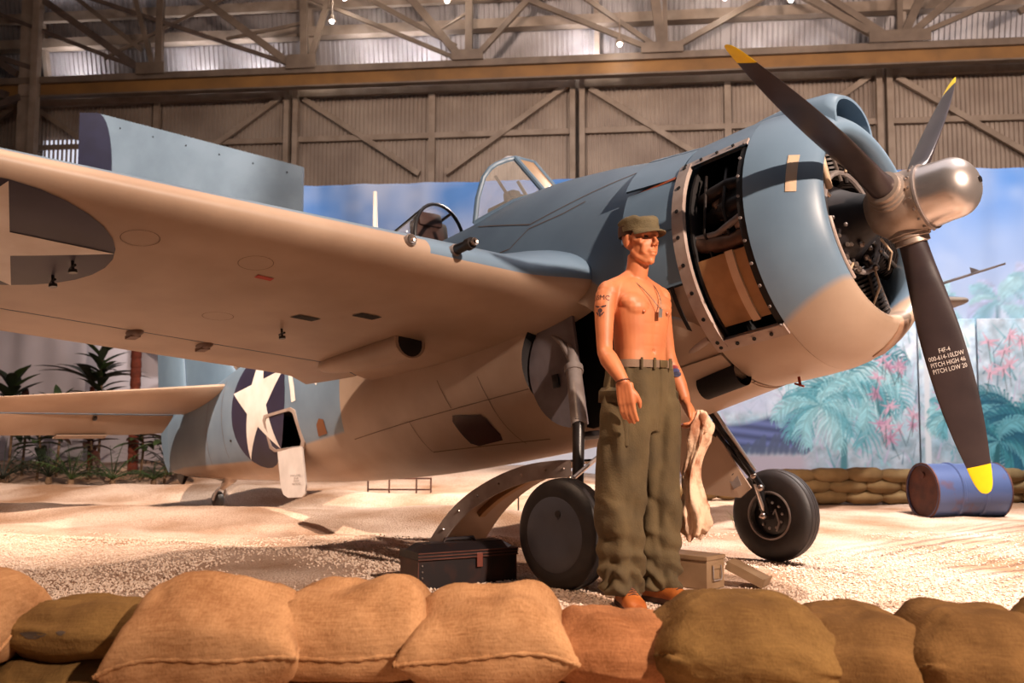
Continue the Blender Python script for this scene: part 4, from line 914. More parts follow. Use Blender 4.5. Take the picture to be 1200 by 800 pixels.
# main landing gear ---------------------------------------------------------
def WA(x, y, z): return world_to_air((x, y, z))
def wheel(cx, cy, sg):
    R_ = .285; c = WA(cx, cy, .272); ax = Vector((0, sg, 0))
    mb = MB(); prof = [(-.06, .13), (-.075, .16), (-.082, .20), (-.078, .24), (-.062, .268), (-.05, .277), (-.046, .272), (-.040, .281), (-.016, .285), (-.013, .278), (-.009, .2855), (.009, .2855), (.013, .278), (.016, .285), (.040, .281), (.046, .272), (.05, .277), (.062, .268), (.078, .24), (.082, .20), (.075, .16), (.06, .13)]
    mb.lathe(prof, c, ax, 56); w = part(mb, 'main_wheel', rubber, angle=25); return c, ax, w
cS, axS, wS = wheel(-.02, -1.03, -1)
mb = MB(); mb.lathe([(.0, .0), (.078, 0), (.084, .10), (.085, .185), (.078, .197), (.05, .197)], cS, axS, 48); dd = sub(mb, 'wheel_disc', wheel_grey, wS); dd['label'] = 'dark grey wheel cover disc'
mb = MB(); mb.tube([cS + Vector((.05, -.080, .10)), cS + Vector((.05, -.088, .10))], .018, 14); sub(mb, 'valve_hole', black_m, wS)
cP, axP, wP = wheel(.14, .73, 1)
mb = MB(); mb.lathe([(-.045, .0), (-.045, .08), (-.03, .13), (-.055, .15), (-.055, .165)], cP, axP, 40); hubp = sub(mb, 'wheel_hub', black_m, wP)
mb = MB(); mb.lathe([(-.06, .138), (-.078, .141), (-.078, .150), (-.06, .153)], cP, axP, 40); sub(mb, 'brake_drum', gear_grey, wP)
for k in range(10):
    a = 2 * pi * k / 10; mb = MB(); mb.ball(cP + Vector((.08 * cos(a), -.052, .08 * sin(a))), .010, 8); sub(mb, 'bolt', gear_grey, wP)
mb = MB(); mb.tube([cP + Vector((.0, -.06, -.02)), cP + Vector((.05, -.075, .03)), cP + Vector((.06, -.07, -.05)), cP + Vector((.03, -.065, -.1))], .006, 6); sub(mb, 'brake_line', gear_grey, wP)
# starboard leg
topS = A(2.27, -.48, -.14); midS = A(2.13, -.66, -.55); botS = A(2.05, -.76, -.83)
mb = MB(); mb.tube([topS, lerp(topS, botS, .5)], .032, 14); mb.tube([lerp(topS, botS, .5), botS], .045, 16); mb.tube([lerp(topS, botS, .48), lerp(topS, botS, .53)], .055, 16)
lg = part(mb, 'leg', gear_grey)
mb = MB(); mb.tube([A(2.36, -.56, -.22), A(2.26, -.58, -.30), lerp(topS, botS, .45)], .02, 10); mb.tube([A(2.40, -.5, -.16), lerp(topS, botS, .25)], .015, 8); sub(mb, 'drag_link', gear_grey, lg)
mb = MB(); mb.tube([botS + Vector((0, .0, .03)), botS + Vector((.0, -.04, -.16)), cS + Vector((0, .13, .16)), cS + Vector((0, .10, 0))], [.034, .032, .03, .03], 12); mb.tube([cS + Vector((0, .14, 0)), cS + Vector((0, -.05, 0))], .03, 12); sub(mb, 'axle_fork', black_m, lg)
mb = MB(); mb.tube([botS + Vector((.0, .0, -.06)), A(2.02, -.30, -.86)], .024, 10); sub(mb, 'brace_strut', black_m, lg)
mb = MB(); mb.tube([cS + Vector((.02, .08, .27)), A(1.93, -.45, -.86)], .012, 10); sub(mb, 'polished_link', chrome, lg)
mb = MB(); mb.ball(cS + Vector((.02, .08, .27)), .026, 10); sub(mb, 'link_joint', steel_m, lg)
# inner door seen in the well
mb = MB(); 
for r0 in (0,):
    ang_ = [radians(a) for a in range(80, 281, 8)]; P_ = [A(2.21 - .34 * cos(a) * 1.0, -.585, -.46 + .35 * sin(a)) for a in ang_] ; mb.loft([P_, [p + Vector((0, .02, 0)) for p in P_]], cap=True)
wd_ = part(mb, 'well_door', well_m, angle=40)
wd_.rotation_euler = (0, 0, 0)
mb = MB(); mb.box(A(2.33, -.60, -.52), (.05, .01, .08), bev=.004); sub(mb, 'door_latch', black_m, wd_)
# port leg seen under the belly
mb = MB(); a0 = A(2.06, .36, -.74); b0 = cP + Vector((-.02, -.12, .22)); mb.tube([a0, b0], .022, 10); mb.tube([a0 + Vector((.06, .05, .0)), b0 + Vector((.05, -.02, -.05))], .018, 10)
lp = part(mb, 'leg', black_m)
mb = MB(); mb.tube([b0, cP + Vector((0, -.10, .0))], [.03, .028], 10); mb.tube([cP + Vector((0, -.13, 0)), cP + Vector((0, .0, 0))], .026, 10); sub(mb, 'axle_fork', black_m, lp)
mb = MB(); mb.tube([a0 + Vector((.10, .02, .02)), b0 + Vector((.03, -.04, .06))], .012, 8); mb.tube([b0 + Vector((.02, -.05, -.02)), cP + Vector((.0, -.12, .03))], .010, 8); sub(mb, 'polished_link', chrome, lp)
for p in (b0 + Vector((.02, -.05, .03)), b0 + Vector((.06, -.06, -.05)), cP + Vector((0, -.14, 0))): mb = MB(); mb.ball(p, .022, 10); sub(mb, 'link_joint', steel_m, lp)
mb = MB(); q0 = A(2.10, .45, -.84); q1 = A(1.96, .50, -1.24); dirv = (q1 - q0); sd = Vector((.9, 0, .3)).normalized()
mb.add([q0, q0 + sd * .13, q1 + sd * .05, q1 - sd * .01] + [p + Vector((0, .012, 0)) for p in (q0, q0 + sd * .13, q1 + sd * .05, q1 - sd * .01)], [(0, 1, 2, 3), (4, 7, 6, 5), (0, 4, 5, 1), (1, 5, 6, 2), (2, 6, 7, 3), (3, 7, 4, 0)])
pl = sub(mb, 'perforated_plate', gear_grey, lp, smooth=False)
for k in range(5):
    p = q0 + dirv * (.15 + .16 * k) + sd * .035; mb2 = MB(); mb2.tube([p + Vector((0, -.003, 0)), p + Vector((0, -.001, 0))], .013, 10); part(mb2, 'lightening_hole', void_m)
# fixed gear door panel between the legs on the port side
mb = MB(); pts = [A(2.35, .40, -.82), A(2.02, .40, -.80), A(1.86, .52, -1.25), A(1.95, .52, -1.30), A(2.32, .50, -1.22)]; mb.loft([pts, [p + Vector((0, .015, 0)) for p in pts]], cap=True); part(mb, 'gear_door', paint_grey, smooth=False)
# ------------------------------------------------------------------ person
skin = mat('mannequin_skin', srgb(202, 124, 80), .52, c2=srgb(186, 108, 68), scale=9)
PB = Vector((.535, -1.105, 0)); PROT = radians(-6)
def ell(mb, c, r, rot=None, seg=16): mb.ball(c, r, seg, rot)
def limb(mb, pts, seg=16): mb.tube([p[:3] for p in pts], [p[3] for p in pts], seg)
mb = MB()
# torso as stacked sections: z, half depth, half width, forward shift
TOR = [(1.00, .102, .150, -.005), (1.06, .100, .146, 0), (1.12, .094, .138, .004), (1.18, .091, .134, .006), (1.24, .097, .138, .006), (1.30, .106, .148, .004), (1.36, .114, .157, .0), (1.42, .110, .162, -.012), (1.465, .092, .155, -.024), (1.50, .075, .135, -.03), (1.525, .058, .085, -.03)]
rr = []
for z, dx, dy, sx_ in TOR:
    ring = []
    for k in range(32):
        a = 2 * pi * k / 32; c, s_ = cos(a), sin(a); n = 2.5
        ring.append(Vector((sx_ + dx * math.copysign(abs(c) ** (2 / n), c), dy * math.copysign(abs(s_) ** (2 / n), s_), z)))
    rr.append(ring)
mb.loft(rr, cap=True)
for sg in (-1, 1):
    ell(mb, (.056, sg * .072, 1.378), (.058, .074, .056)); ell(mb, (.045, sg * .092, 1.405), (.052, .07, .05))      # chest
    ell(mb, (-.05, sg * .10, 1.42), (.05, .075, .09))                                                             # shoulder blade
    limb(mb, [(-.03, 0, 1.545, .045), (-.03, sg * .08, 1.505, .040), (-.028, sg * .14, 1.475, .046), (-.03, sg * .168, 1.455, .052)])   # trapezius to shoulder
    ell(mb, (-.028, sg * .176, 1.447), (.055, .052, .062))
    ell(mb, (.066, sg * .045, 1.24), (.030, .045, .12))                                                           # belly muscles
limb(mb, [(-.03, 0, 1.47, .062), (-.022, 0, 1.53, .056), (-.006, 0, 1.585, .053), (.002, 0, 1.64, .053)])          # neck
# head
hz = 1.71
ell(mb, (.006, 0, hz + .024), (.096, .074, .080), seg=24); ell(mb, (.030, 0, hz - .03), (.068, .061, .090), seg=20); ell(mb, (.042, 0, hz - .052), (.052, .050, .056), seg=20)
limb(mb, [(.008, -.050, hz - .050, .018), (.036, -.040, hz - .082, .018), (.066, -.016, hz - .104, .017), (.066, .016, hz - .104, .017), (.036, .040, hz - .082, .018), (.008, .050, hz - .050, .018)])
ell(mb, (.055, 0, hz - .075), (.045, .040, .040)); ell(mb, (.080, 0, hz - .104), (.018, .022, .018), seg=12)
limb(mb, [(.096, 0, hz + .022, .008), (.111, 0, hz - .004, .009), (.122, 0, hz - .026, .012)], 10); ell(mb, (.109, -.011, hz - .031), (.012, .008, .008), seg=10); ell(mb, (.109, .011, hz - .031), (.012, .008, .008), seg=10)
limb(mb, [(.074, -.050, hz + .024, .011), (.096, -.018, hz + .029, .012), (.096, .018, hz + .029, .012), (.074, .050, hz + .024, .011)], 10)
ell(mb, (.098, 0, hz - .062), (.014, .023, .0075), seg=12); ell(mb, (.097, 0, hz - .076), (.013, .020, .0075), seg=12); ell(mb, (.088, 0, hz - .058), (.016, .028, .022), seg=12)
for sg in (-1, 1): limb(mb, [(.070, sg * .048, hz - .014, .016), (.030, sg * .060, hz - .004, .015)], 10); limb(mb, [(.074, sg * .040, hz - .02, .014), (.066, sg * .036, hz - .07, .016)], 10); ell(mb, (-.004, sg * .076, hz - .006), (.020, .010, .034), Matrix.Rotation(.25, 3, 'Y'), 12)
# arms: shoulder, elbow, wrist and hand
RA = [(-.03, -.183, 1.44, .052), (-.02, -.206, 1.38, .049), (-.005, -.222, 1.29, .043), (.008, -.234, 1.21, .038), (.02, -.242, 1.165, .037), (.055, -.252, 1.13, .043), (.095, -.25, 1.085, .038), (.130, -.246, 1.04, .030), (.145, -.243, 1.015, .0265)]
LA = [(-.045, .183, 1.44, .052), (-.05, .208, 1.37, .049), (-.052, .230, 1.27, .043), (-.05, .248, 1.18, .039), (-.044, .262, 1.125, .041), (-.02, .268, 1.075, .042), (.01, .272, 1.02, .036), (.035, .272, .965, .029), (.045, .271, .94, .0265)]
limb(mb, RA); limb(mb, LA)
def hand(mb, w, d, side, palm_n, curl, spread=.020):
    """w wrist, d direction of the hand, side = towards the thumb, palm_n = out of the palm; curl = bend in radians per joint"""
    w, d, side, palm_n = Vector(w), Vector(d).normalized(), Vector(side).normalized(), Vector(palm_n).normalized()
    for k, off in enumerate((.030, .010, -.010, -.029)):
        a = w + side * off * .75 - d * .01; b = w + d * .085 + side * off; mb.tube([a, (a + b) / 2, b], [.019, .0175, .013], 10)
        ln = (.036, .041, .038, .029)[k]; p = b; dd = d.copy(); ax = palm_n.cross(d).normalized(); pts = [tuple(b - d * .01)]; rs = [.0115]
        for j in range(3):
            dd = Matrix.Rotation(-(curl[k] if isinstance(curl, (list, tuple)) else curl) * (1, 1, .7)[j], 3, d.cross(palm_n).normalized() * -1) @ dd
            p = p + dd * ln * (1, .72, .58)[j]; pts.append(tuple(p)); rs.append((.0105, .0097, .0085)[j])
        mb.tube(pts, rs, 10); mb.ball(pts[-1], .0083, 8)
    t0 = w + d * .02 + side * .022; t1 = w + d * .05 + side * .044 + palm_n * .012; t2 = w + d * .080 + side * .052 + palm_n * .024; t3 = w + d * .102 + side * .048 + palm_n * .032
    mb.tube([t0, t1, t2, t3], [.018, .0145, .012, .009], 10); mb.ball(t3, .009, 8)
hand(mb, (.147, -.243, 1.008), (.12, .02, -1), (.9, .4, .1), (-.35, .94, 0), .24)
hand(mb, (.048, .271, .932), (.62, -.02, -.78), (.62, -.60, .50), (-.55, -.75, -.35), [.72, .80, .85, .9])
person = mb.build('person', skin, angle=180)
m = person.modifiers.new('one_surface', 'REMESH'); m.mode = 'VOXEL'; m.voxel_size = .0052; m.use_smooth_shade = True
m = person.modifiers.new('soften', 'SMOOTH'); m.factor = .5; m.iterations = 4
bake_modifiers(person)
for v in person.data.vertices:                      # eye sockets, mouth line, navel, breastbone groove
    x, y, z = v.co
    if x > .06 and z > 1.6:
        for sg in (-1, 1): v.co.x -= .013 * math.exp(-(((y - sg * .030) / .015) ** 2 + ((z - (hz + .006)) / .010) ** 2))
        v.co.x -= .004 * math.exp(-((y / .026) ** 2 + ((z - (hz - .069)) / .003) ** 2))
    if x > .05 and 1.1 < z < 1.46:
        v.co.x -= .004 * math.exp(-((y / .014) ** 2)) * smooth01((z - 1.14) / .06) * smooth01((1.45 - z) / .04)
        v.co.x -= .010 * math.exp(-((y / .008) ** 2 + ((z - 1.175) / .009) ** 2))
        for zz_ in (1.20, 1.255, 1.305): v.co.x -= .0012 * math.exp(-((z - zz_) / .007) ** 2) * math.exp(-(abs(y) / .07) ** 4)
person.location = PB; person.rotation_euler = (0, 0, PROT)
tag(person, 'shirtless person in cap and olive trousers standing by the fighter with a rag', 'person')
person.data.polygons.foreach_set('use_smooth', [True] * len(person.data.polygons))
for sg in (-1, 1):
    mb = MB(); mb.ball((.0815, sg * .030, hz + .006), (.010, .0125, .0075), 12); o = mb.build('eye', mat('painted_eye', srgb(66, 40, 28), .3), person)
    mb = MB(); mb.ball((.113, sg * .078, 1.358), (.004, .009, .009), 10); mb.build('nipple', mat('nipple_tan', srgb(186, 104, 66), .4), person)
    limb_pts = [(.099, sg * .016, hz + .034), (.098, sg * .030, hz + .040), (.090, sg * .046, hz + .034)]; mb = MB(); mb.tube(limb_pts, .0045, 6); mb.build('eyebrow', mat('brow_brown', srgb(96, 52, 30), .7), person)
mb = MB(); mb.lathe([(.0, .082), (.02, .084), (.05, .083)], (-.012, 0, hz + .02), (0, 0, 1), 24); 
mb.v = [((x + .012) * 1.14 - .014, y * .965, z) if x < .03 else (.03, y, z) for x, y, z in mb.v]
mb.build('hair', mat('short_brown_hair', srgb(70, 42, 26), .8), person)
# tattoo on the right upper arm
def arm_skin(u, v, off=.002):
    """u metres round the upper arm (towards the front), v metres up from mid upper arm"""
    z = 1.385 + v; t = (1.44 - z) / .15; c = Vector((lerp(-.03, -.005, t), lerp(-.188, -.222, t), z)); r = .0500 + off; a = -pi / 2 + .35 + u / r * 1.0
    return c + Vector((cos(a) * r, sin(a) * r, 0))
ink = mat('tattoo_ink', srgb(58, 30, 34), .6)
mb = MB(); vs, fs = text_mesh('USMC', .034); mb.add([arm_skin(v.x, v.y + .035 - v.x * v.x * 3, .003) for v in vs], fs)
tt = mb.build('tattoo', ink, person, smooth=False, fix=False)
def ink_poly(pl):
    mb.add([arm_skin(u, v, .003) for u, v in pl], [tuple(range(len(pl)))])
mb = MB(); ink_poly([(.012 * cos(2 * pi * k / 12), -.028 + .012 * sin(2 * pi * k / 12)) for k in range(12)])
for sg in (-1, 1): ink_poly([(0, -.010), (sg * .012, -.004), (sg * .03, -.001), (sg * .028, -.008), (sg * .012, -.014)]); ink_poly([(sg * .006, -.044), (sg * .017, -.034), (sg * .022, -.036), (sg * .010, -.052)])
ink_poly([(-.004, -.036), (.004, -.036), (.004, -.056), (-.004, -.056)])
mb.build('tattoo', ink, person, smooth=False, fix=False)
mb = MB(); bc = Vector((.138, -.2445, 1.028)); dd_ = Vector((.3, .03, -.95)).normalized(); bx = dd_.orthogonal().normalized(); by = dd_.cross(bx)
mb.tube([bc + (bx * cos(2 * pi * k / 20) + by * sin(2 * pi * k / 20)) * .0305 for k in range(20)], .0035, 6, closed=True); mb.build('bracelet', mat('cord_brown', srgb(96, 50, 30), .6), person)
for k, (du, col_) in enumerate(((0, (70, 74, 120)), (.016, (150, 60, 60)), (-.016, (60, 60, 84)))):
    zc_ = 1.095 + du; c_ = Vector((-.034 + (1.125 - zc_) * .5, .264 + (1.125 - zc_) * .1, zc_)); pl2 = [c_ + Vector((cos(-.75 + .5 * cos(b)) * .0445, sin(-.75 + .5 * cos(b)) * .0445, .013 * sin(b))) for b in [2 * pi * q / 12 for q in range(12)]]
    mb = MB(); mb.add(pl2, [tuple(range(12))]); mb.build('tattoo', mat('tattoo_colour_%d' % k, srgb(*col_), .6), person, smooth=False, fix=False)
# dog tags
mb = MB(); ch_ = []
for k in range(25):
    f = k / 24; a = -1.35 + 2.7 * f; y = .062 * sin(a) * (1 + .1 * cos(a)); dz = abs(sin(a))
    ch_.append((.088 + .055 * (1 - dz) * 1.0 - .085 * dz ** 3, y, 1.372 + .155 * dz ** 1.35))
mb.tube(ch_, .0022, 6); mb.build('tag_chain', steel_m, person)
mb = MB(); mb.box((.136, .004, 1.352), (.003, .024, .042), Matrix.Rotation(.12, 3, 'Y'), bev=.0014); mb.build('dog_tag', chrome, person)
# cap
olive = mat('olive_drab_cloth', srgb(104, 90, 62), .85, c2=srgb(84, 72, 48), scale=14, bump=.3, bscale=160)
mb = MB(); rr = []
for z, k in ((.040, 1.0), (.046, 1.02), (.066, 1.02), (.084, 1.045), (.094, 1.06), (.104, 1.0), (.112, .84), (.116, .5), (.117, .02)):
    ring = []
    for j in range(40):
        a = 2 * pi * j / 40; soft = smooth01((z - .06) / .04); w_ = .004 * sin(4 * a + 1) + .003 * sin(9 * a)
        ring.append(Vector((.006 + .103 * k * cos(a) - .006 * soft, .080 * k * sin(a) + w_ * soft, hz + z - .010 * soft * cos(a) ** 2 * (1 if cos(a) < 0 else .4) + w_ * soft)))
    rr.append(ring)
mb.loft(rr, cap=True); cap_ = mb.build('cap', olive, person)
mb = MB(); rr = []
for j in range(15):
    a = radians(-74 + 148 * j / 14); ex = .052 * max(0, cos(a)) ** .8; dz = .012 * (sin(a) ** 2)
    rr.append([Vector((.006 + .103 * cos(a), .081 * sin(a), hz + .048)), Vector((.006 + .103 * cos(a) + ex * .6, .083 * sin(a), hz + .042 - dz)), Vector((.006 + .103 * cos(a) + ex, .084 * sin(a), hz + .032 - dz)), Vector((.006 + .103 * cos(a) + ex, .084 * sin(a), hz + .028 - dz)), Vector((.006 + .101 * cos(a), .080 * sin(a), hz + .040))])
mb.loft(rr, closed_u=True, cap=True); mb.build('visor', olive, cap_)
mb = MB(); mb.loft([[Vector((.006 + .105 * k * cos(2 * pi * j / 36), .082 * k * sin(2 * pi * j / 36), hz + z)) for j in range(36)] for z, k in ((.040, 1.005), (.040, 1.02), (.064, 1.02), (.064, 1.005))], closed_v=True); mb.build('hat_band', olive, cap_)
# trousers: one leg section list per side, joined by remeshing
cloth = mat('olive_trousers', srgb(94, 77, 48), .9, c2=srgb(66, 53, 32), scale=5, detail=6, bump=.25, bscale=120)
mb = MB()
def sect(z, cx, cy, rx, ry, n=40, p=2.4): return [Vector((cx + rx * math.copysign(abs(cos(2 * pi * k / n)) ** (2 / p), cos(2 * pi * k / n)), cy + ry * math.copysign(abs(sin(2 * pi * k / n)) ** (2 / p), sin(2 * pi * k / n)), z)) for k in range(n)]
mb.loft([sect(z, cx, 0, rx, ry) for z, cx, rx, ry in ((1.135, .004, .110, .155), (1.10, .002, .114, .162), (1.04, -.002, .120, .175), (.98, -.006, .125, .186), (.92, -.008, .126, .190), (.86, -.008, .122, .188), (.80, -.006, .105, .17))], cap=True)
for sg in (-1, 1):
    mb.loft([sect(z, cx, sg * cy, rx, ry) for z, cx, cy, rx, ry in ((.95, -.006, .095, .120, .092), (.85, -.006, .100, .124, .094), (.75, -.004, .108, .122, .092), (.60, -.004, .114, .116, .090), (.45, -.006, .118, .110, .086), (.30, -.01, .12, .106, .084), (.18, -.012, .12, .106, .085), (.12, -.012, .12, .106, .086), (.075, -.01, .12, .10, .082), (.055, -.01, .12, .092, .076))], cap=True)
tro = mb.build('trousers', cloth, person, angle=180)
m = tro.modifiers.new('one_surface', 'REMESH'); m.mode = 'VOXEL'; m.voxel_size = .0075; m.use_smooth_shade = True
m = tro.modifiers.new('soften', 'SMOOTH'); m.factor = .5; m.iterations = 8
bake_modifiers(tro)
for v in tro.data.vertices:                          # folds: long vertical creases, pleats and bunching at the ankles
    x, y, z = v.co; sg = -1 if y < 0 else 1; cy = sg * .114; a = math.atan2(y - cy, x); rad = Vector((x, y - cy, 0)); 
    if rad.length < 1e-4: continue
    rad.normalize()
    d = .013 * sin(a * 3 + 2.5 * fbm(a * .6 + sg * 3, z * 2.2, 1.0)) * smooth01((1.08 - z) / .2) + .016 * fbm(x * 5 + sg * 4, y * 5 + z * 3.2, 1.0) + .007 * sin(26 * (z + .5 * x * sg + .35 * fbm(x, z * 2, 2.0)) + 2 * a) * smooth01((.62 - z) / .2) 
    low = smooth01((.26 - z) / .16); d += low * .013 * sin(z * 78 + 2.6 * sin(a + sg) + 4 * fbm(a, z * 4, .8)); 
    d += .006 * smooth01((z - .9) / .1) * smooth01((1.12 - z) / .03) * sin(a * 9)
    if x > .09 and abs(y) < .02: d -= .005 * smooth01((z - .8) / .05)
    v.co += rad * d
tro.data.polygons.foreach_set('use_smooth', [True] * len(tro.data.polygons))
# pockets, belt, buckle, loops
for sg in (-1, 1):
    mb = MB(); rr = []
    for z in (.98, .975, .84, .74, .735):
        k = 1 if .735 < z < .98 else .7; rr.append([Vector((-.085 + .17 * j / 10, sg * (.176 + .010 * k * sin(pi * (.12 + .76 * j / 10)) - .02 * ((j - 5) / 5) ** 2), z)) for j in range(11)])
    mb.loft(rr, closed_u=False); o = mb.build('cargo_pocket', cloth, tro, fix=False); m = o.modifiers.new('t', 'SOLIDIFY'); m.thickness = .008
    mb = MB(); mb.loft([[Vector((-.09 + .18 * j / 10, sg * (.191 - .022 * ((j - 5) / 5) ** 2 + d), z)) for j in range(11)] for z, d in ((1.0, -.014), (.985, .002), (.935, .004))], closed_u=False); o = mb.build('pocket_flap', cloth, tro, fix=False); m = o.modifiers.new('t', 'SOLIDIFY'); m.thickness = .008
web = mat('web_belt', srgb(128, 104, 84), .8, c2=srgb(110, 88, 70), scale=12, bump=.2, bscale=200)
mb = MB(); mb.loft([sect(z, .004, 0, .110 + d, .156 + d, 48) for z, d in ((1.098, .008), (1.098, .013), (1.134, .013), (1.134, .006))], closed_v=True); belt = mb.build('belt', web, person)
mb = MB(); mb.box((.129, .03, 1.116), (.008, .05, .034), bev=.003); mb.build('buckle', mat('dull_brass', srgb(120, 100, 70), .4, .6), belt)
for y in (-.10, -.03, .085):
    xx_ = .004 + .123 * (1 - min(1, abs(y / .17)) ** 2.4) ** (1 / 2.4) + .004; mb = MB(); mb.box((xx_, y, 1.116), (.006, .016, .054), Matrix.Rotation(-y * 3, 3, 'Z'), bev=.002); mb.build('belt_loop', cloth, belt)
# shoes
leather = mat('tan_leather', srgb(184, 104, 44), .5, c2=srgb(156, 80, 30), scale=12, bump=.15, bscale=60)
sole_m = mat('brown_sole', srgb(76, 44, 26), .7)
def shoe(y, yaw, x):
    e = empty('shoe', (x, y, 0), (0, 0, yaw)); e.parent = person
    SH = [(-.115, .030, .055), (-.10, .038, .075), (-.06, .040, .088), (-.01, .040, .086), (.04, .044, .072), (.09, .050, .056), (.13, .050, .047), (.16, .042, .038), (.178, .022, .026)]
    mb = MB(); mb.loft([[Vector((sx_, w * cos(pi * k / 14) * (1 if k in (0, 14) else 1.04), .018 + (h) * sin(pi * k / 14) ** .8)) for k in range(15)] for sx_, w, h in SH], closed_u=True, cap=True); up_ = mb.build('shoe_upper', leather, e)
    mb = MB(); rr = []
    for z, k in ((-.002, 1.0), (.0, 1.06), (.018, 1.08), (.022, 1.04)):
        top = [Vector((sx_ * 1.02, w * k, z)) for sx_, w, h in SH]; bot = [Vector((sx_ * 1.02, -w * k, z)) for sx_, w, h in SH[::-1]]; rr.append(top + bot)
    mb.loft(rr, cap=True); mb.build('sole', sole_m, e)
    for k in range(4):
        sx_ = .025 + .022 * k; hh = interp([(a, h) for a, w, h in SH], sx_); mb = MB(); mb.tube([(sx_, -.022, .016 + hh * .93), (sx_ + .004, 0, .022 + hh), (sx_, .022, .016 + hh * .93)], .0035, 6); mb.build('shoe_lace', sole_m, e)
    return e
for o in (shoe(-.118, radians(-30), .035), shoe(.122, radians(2), .035)):
    pass
# rag in the left hand
rag_m = mat('stained_rag', srgb(224, 190, 160), .9, c2=srgb(158, 104, 74), scale=9, detail=5, bump=.6, bscale=45, mixpos=(.48, .66))
mb = MB(); rr = []; M_ = Matrix.Rotation(PROT, 3, 'Z')
hp_ = Vector((.130, .275, .862))
for i in range(44):
    f = i / 43; z = .905 - .60 * f; wd_r = .030 + .032 * smooth01(f / .2) + .016 * f; ring = []
    if f < .10: wd_r = .012 + .035 * f / .10
    for k in range(36):
        a = 2 * pi * k / 36; r = wd_r * (1.28 - .62 * abs(sin(3 * a + 1.6 * sin(3 * f) + 1)) ** .7 + .22 * sin(2 * a - 5 * f) + .12 * sin(11 * a + 9 * f)) * (.86 + .22 * sin(8.5 * f + 1))
        cx = hp_.x - .05 * f + .02 * sin(9 * f); cy = hp_.y - .012 * f
        ring.append(PB + M_ @ Vector((cx + r * cos(a) * .75, cy + r * sin(a) * .95, z + .02 * sin(2 * a + 1) * f + .012 * sin(7 * a) * f ** 3)))
    rr.append(ring)
mb.loft(rr, cap=True); rag = mb.build('rag', rag_m, angle=180)
mb = MB()
for dx, dy, dz, r in ((.025, -.005, .0, .026), (.035, .012, -.02, .024), (.01, .02, .012, .022), (.04, -.01, -.045, .02)): mb.ball(PB + M_ @ (hp_ + Vector((dx, dy, dz))), (r, r * .8, r * 1.2), 12)
mb.build('bunched_fold', rag_m, rag)
tag(rag, 'crumpled stained cream rag hanging from the person\'s hand', 'rag')
# ------------------------------------------------------------------ things on the sand
CH2 = Vector((CAM.x, CAM.y, 0)); RH = Vector((.69588, .71816, 0))
def spot_at(lat, dep, z=None):
    """point lat metres to the right of and dep metres in front of the bag wall's viewer line"""
    p = CH2 + DH * dep + RH * lat; return Vector((p.x, p.y, ground(p.x, p.y) if z is None else z))
def sack_cloth(name, c, c2, weave=.5):
    """woven sacking: crossed stretched noise gives threads, broad noise gives soiling"""
    m = bpy.data.materials.new(name); m.use_nodes = True; N = m.node_tree.nodes; L = m.node_tree.links; b = N['Principled BSDF']; b.inputs['Roughness'].default_value = .95; b.inputs['Specular IOR Level'].default_value = .1
    tc = N.new('ShaderNodeTexCoord'); hs = []
    for sc_ in ((14, 260, 120), (260, 14, 120)):
        mp = N.new('ShaderNodeMapping'); mp.inputs['Scale'].default_value = sc_; L.new(tc.outputs['Object'], mp.inputs[0]); n = N.new('ShaderNodeTexNoise'); n.inputs['Scale'].default_value = 1; n.inputs['Detail'].default_value = 3; L.new(mp.outputs[0], n.inputs['Vector']); hs.append(n.outputs['Fac'])
    ad = N.new('ShaderNodeMath'); ad.operation = 'ADD'; L.new(hs[0], ad.inputs[0]); L.new(hs[1], ad.inputs[1])
    hv = N.new('ShaderNodeMath'); hv.operation = 'MULTIPLY'; hv.inputs[1].default_value = .5; L.new(ad.outputs[0], hv.inputs[0])
    n2 = N.new('ShaderNodeTexNoise'); n2.inputs['Scale'].default_value = 4.5; n2.inputs['Detail'].default_value = 6; L.new(tc.outputs['Object'], n2.inputs['Vector'])
    mxv = N.new('ShaderNodeMix'); mxv.inputs[0].default_value = weave; L.new(n2.outputs['Fac'], mxv.inputs[2]); L.new(hv.outputs[0], mxv.inputs[3])
    r = N.new('ShaderNodeValToRGB'); r.color_ramp.elements[0].position = .40; r.color_ramp.elements[0].color = c2; r.color_ramp.elements[1].position = .60; r.color_ramp.elements[1].color = c; L.new(mxv.outputs[0], r.inputs[0]); L.new(r.outputs[0], b.inputs['Base Color'])
    n3 = N.new('ShaderNodeTexNoise'); n3.inputs['Scale'].default_value = 9; n3.inputs['Detail'].default_value = 4; L.new(tc.outputs['Object'], n3.inputs['Vector'])
    b0 = N.new('ShaderNodeBump'); b0.inputs['Strength'].default_value = .55; b0.inputs['Distance'].default_value = .03; L.new(n3.outputs['Fac'], b0.inputs['Height'])
    bp = N.new('ShaderNodeBump'); bp.inputs['Strength'].default_value = .5; bp.inputs['Distance'].default_value = .006; L.new(hv.outputs[0], bp.inputs['Height']); L.new(b0.outputs[0], bp.inputs['Normal']); L.new(bp.outputs[0], b.inputs['Normal'])
    return m
burlap = sack_cloth('tan_burlap', srgb(176, 132, 92), srgb(134, 92, 58)); burlap2 = sack_cloth('red_brown_burlap', srgb(158, 106, 70), srgb(120, 74, 43))
olive_bag = sack_cloth('olive_sandbag_cloth', srgb(122, 92, 52), srgb(92, 66, 36), .35); brown_bag = sack_cloth('dark_khaki_cloth', srgb(118, 86, 50), srgb(88, 62, 34), .35)
stain_m = mat('bag_stain', srgb(70, 56, 44), .95)
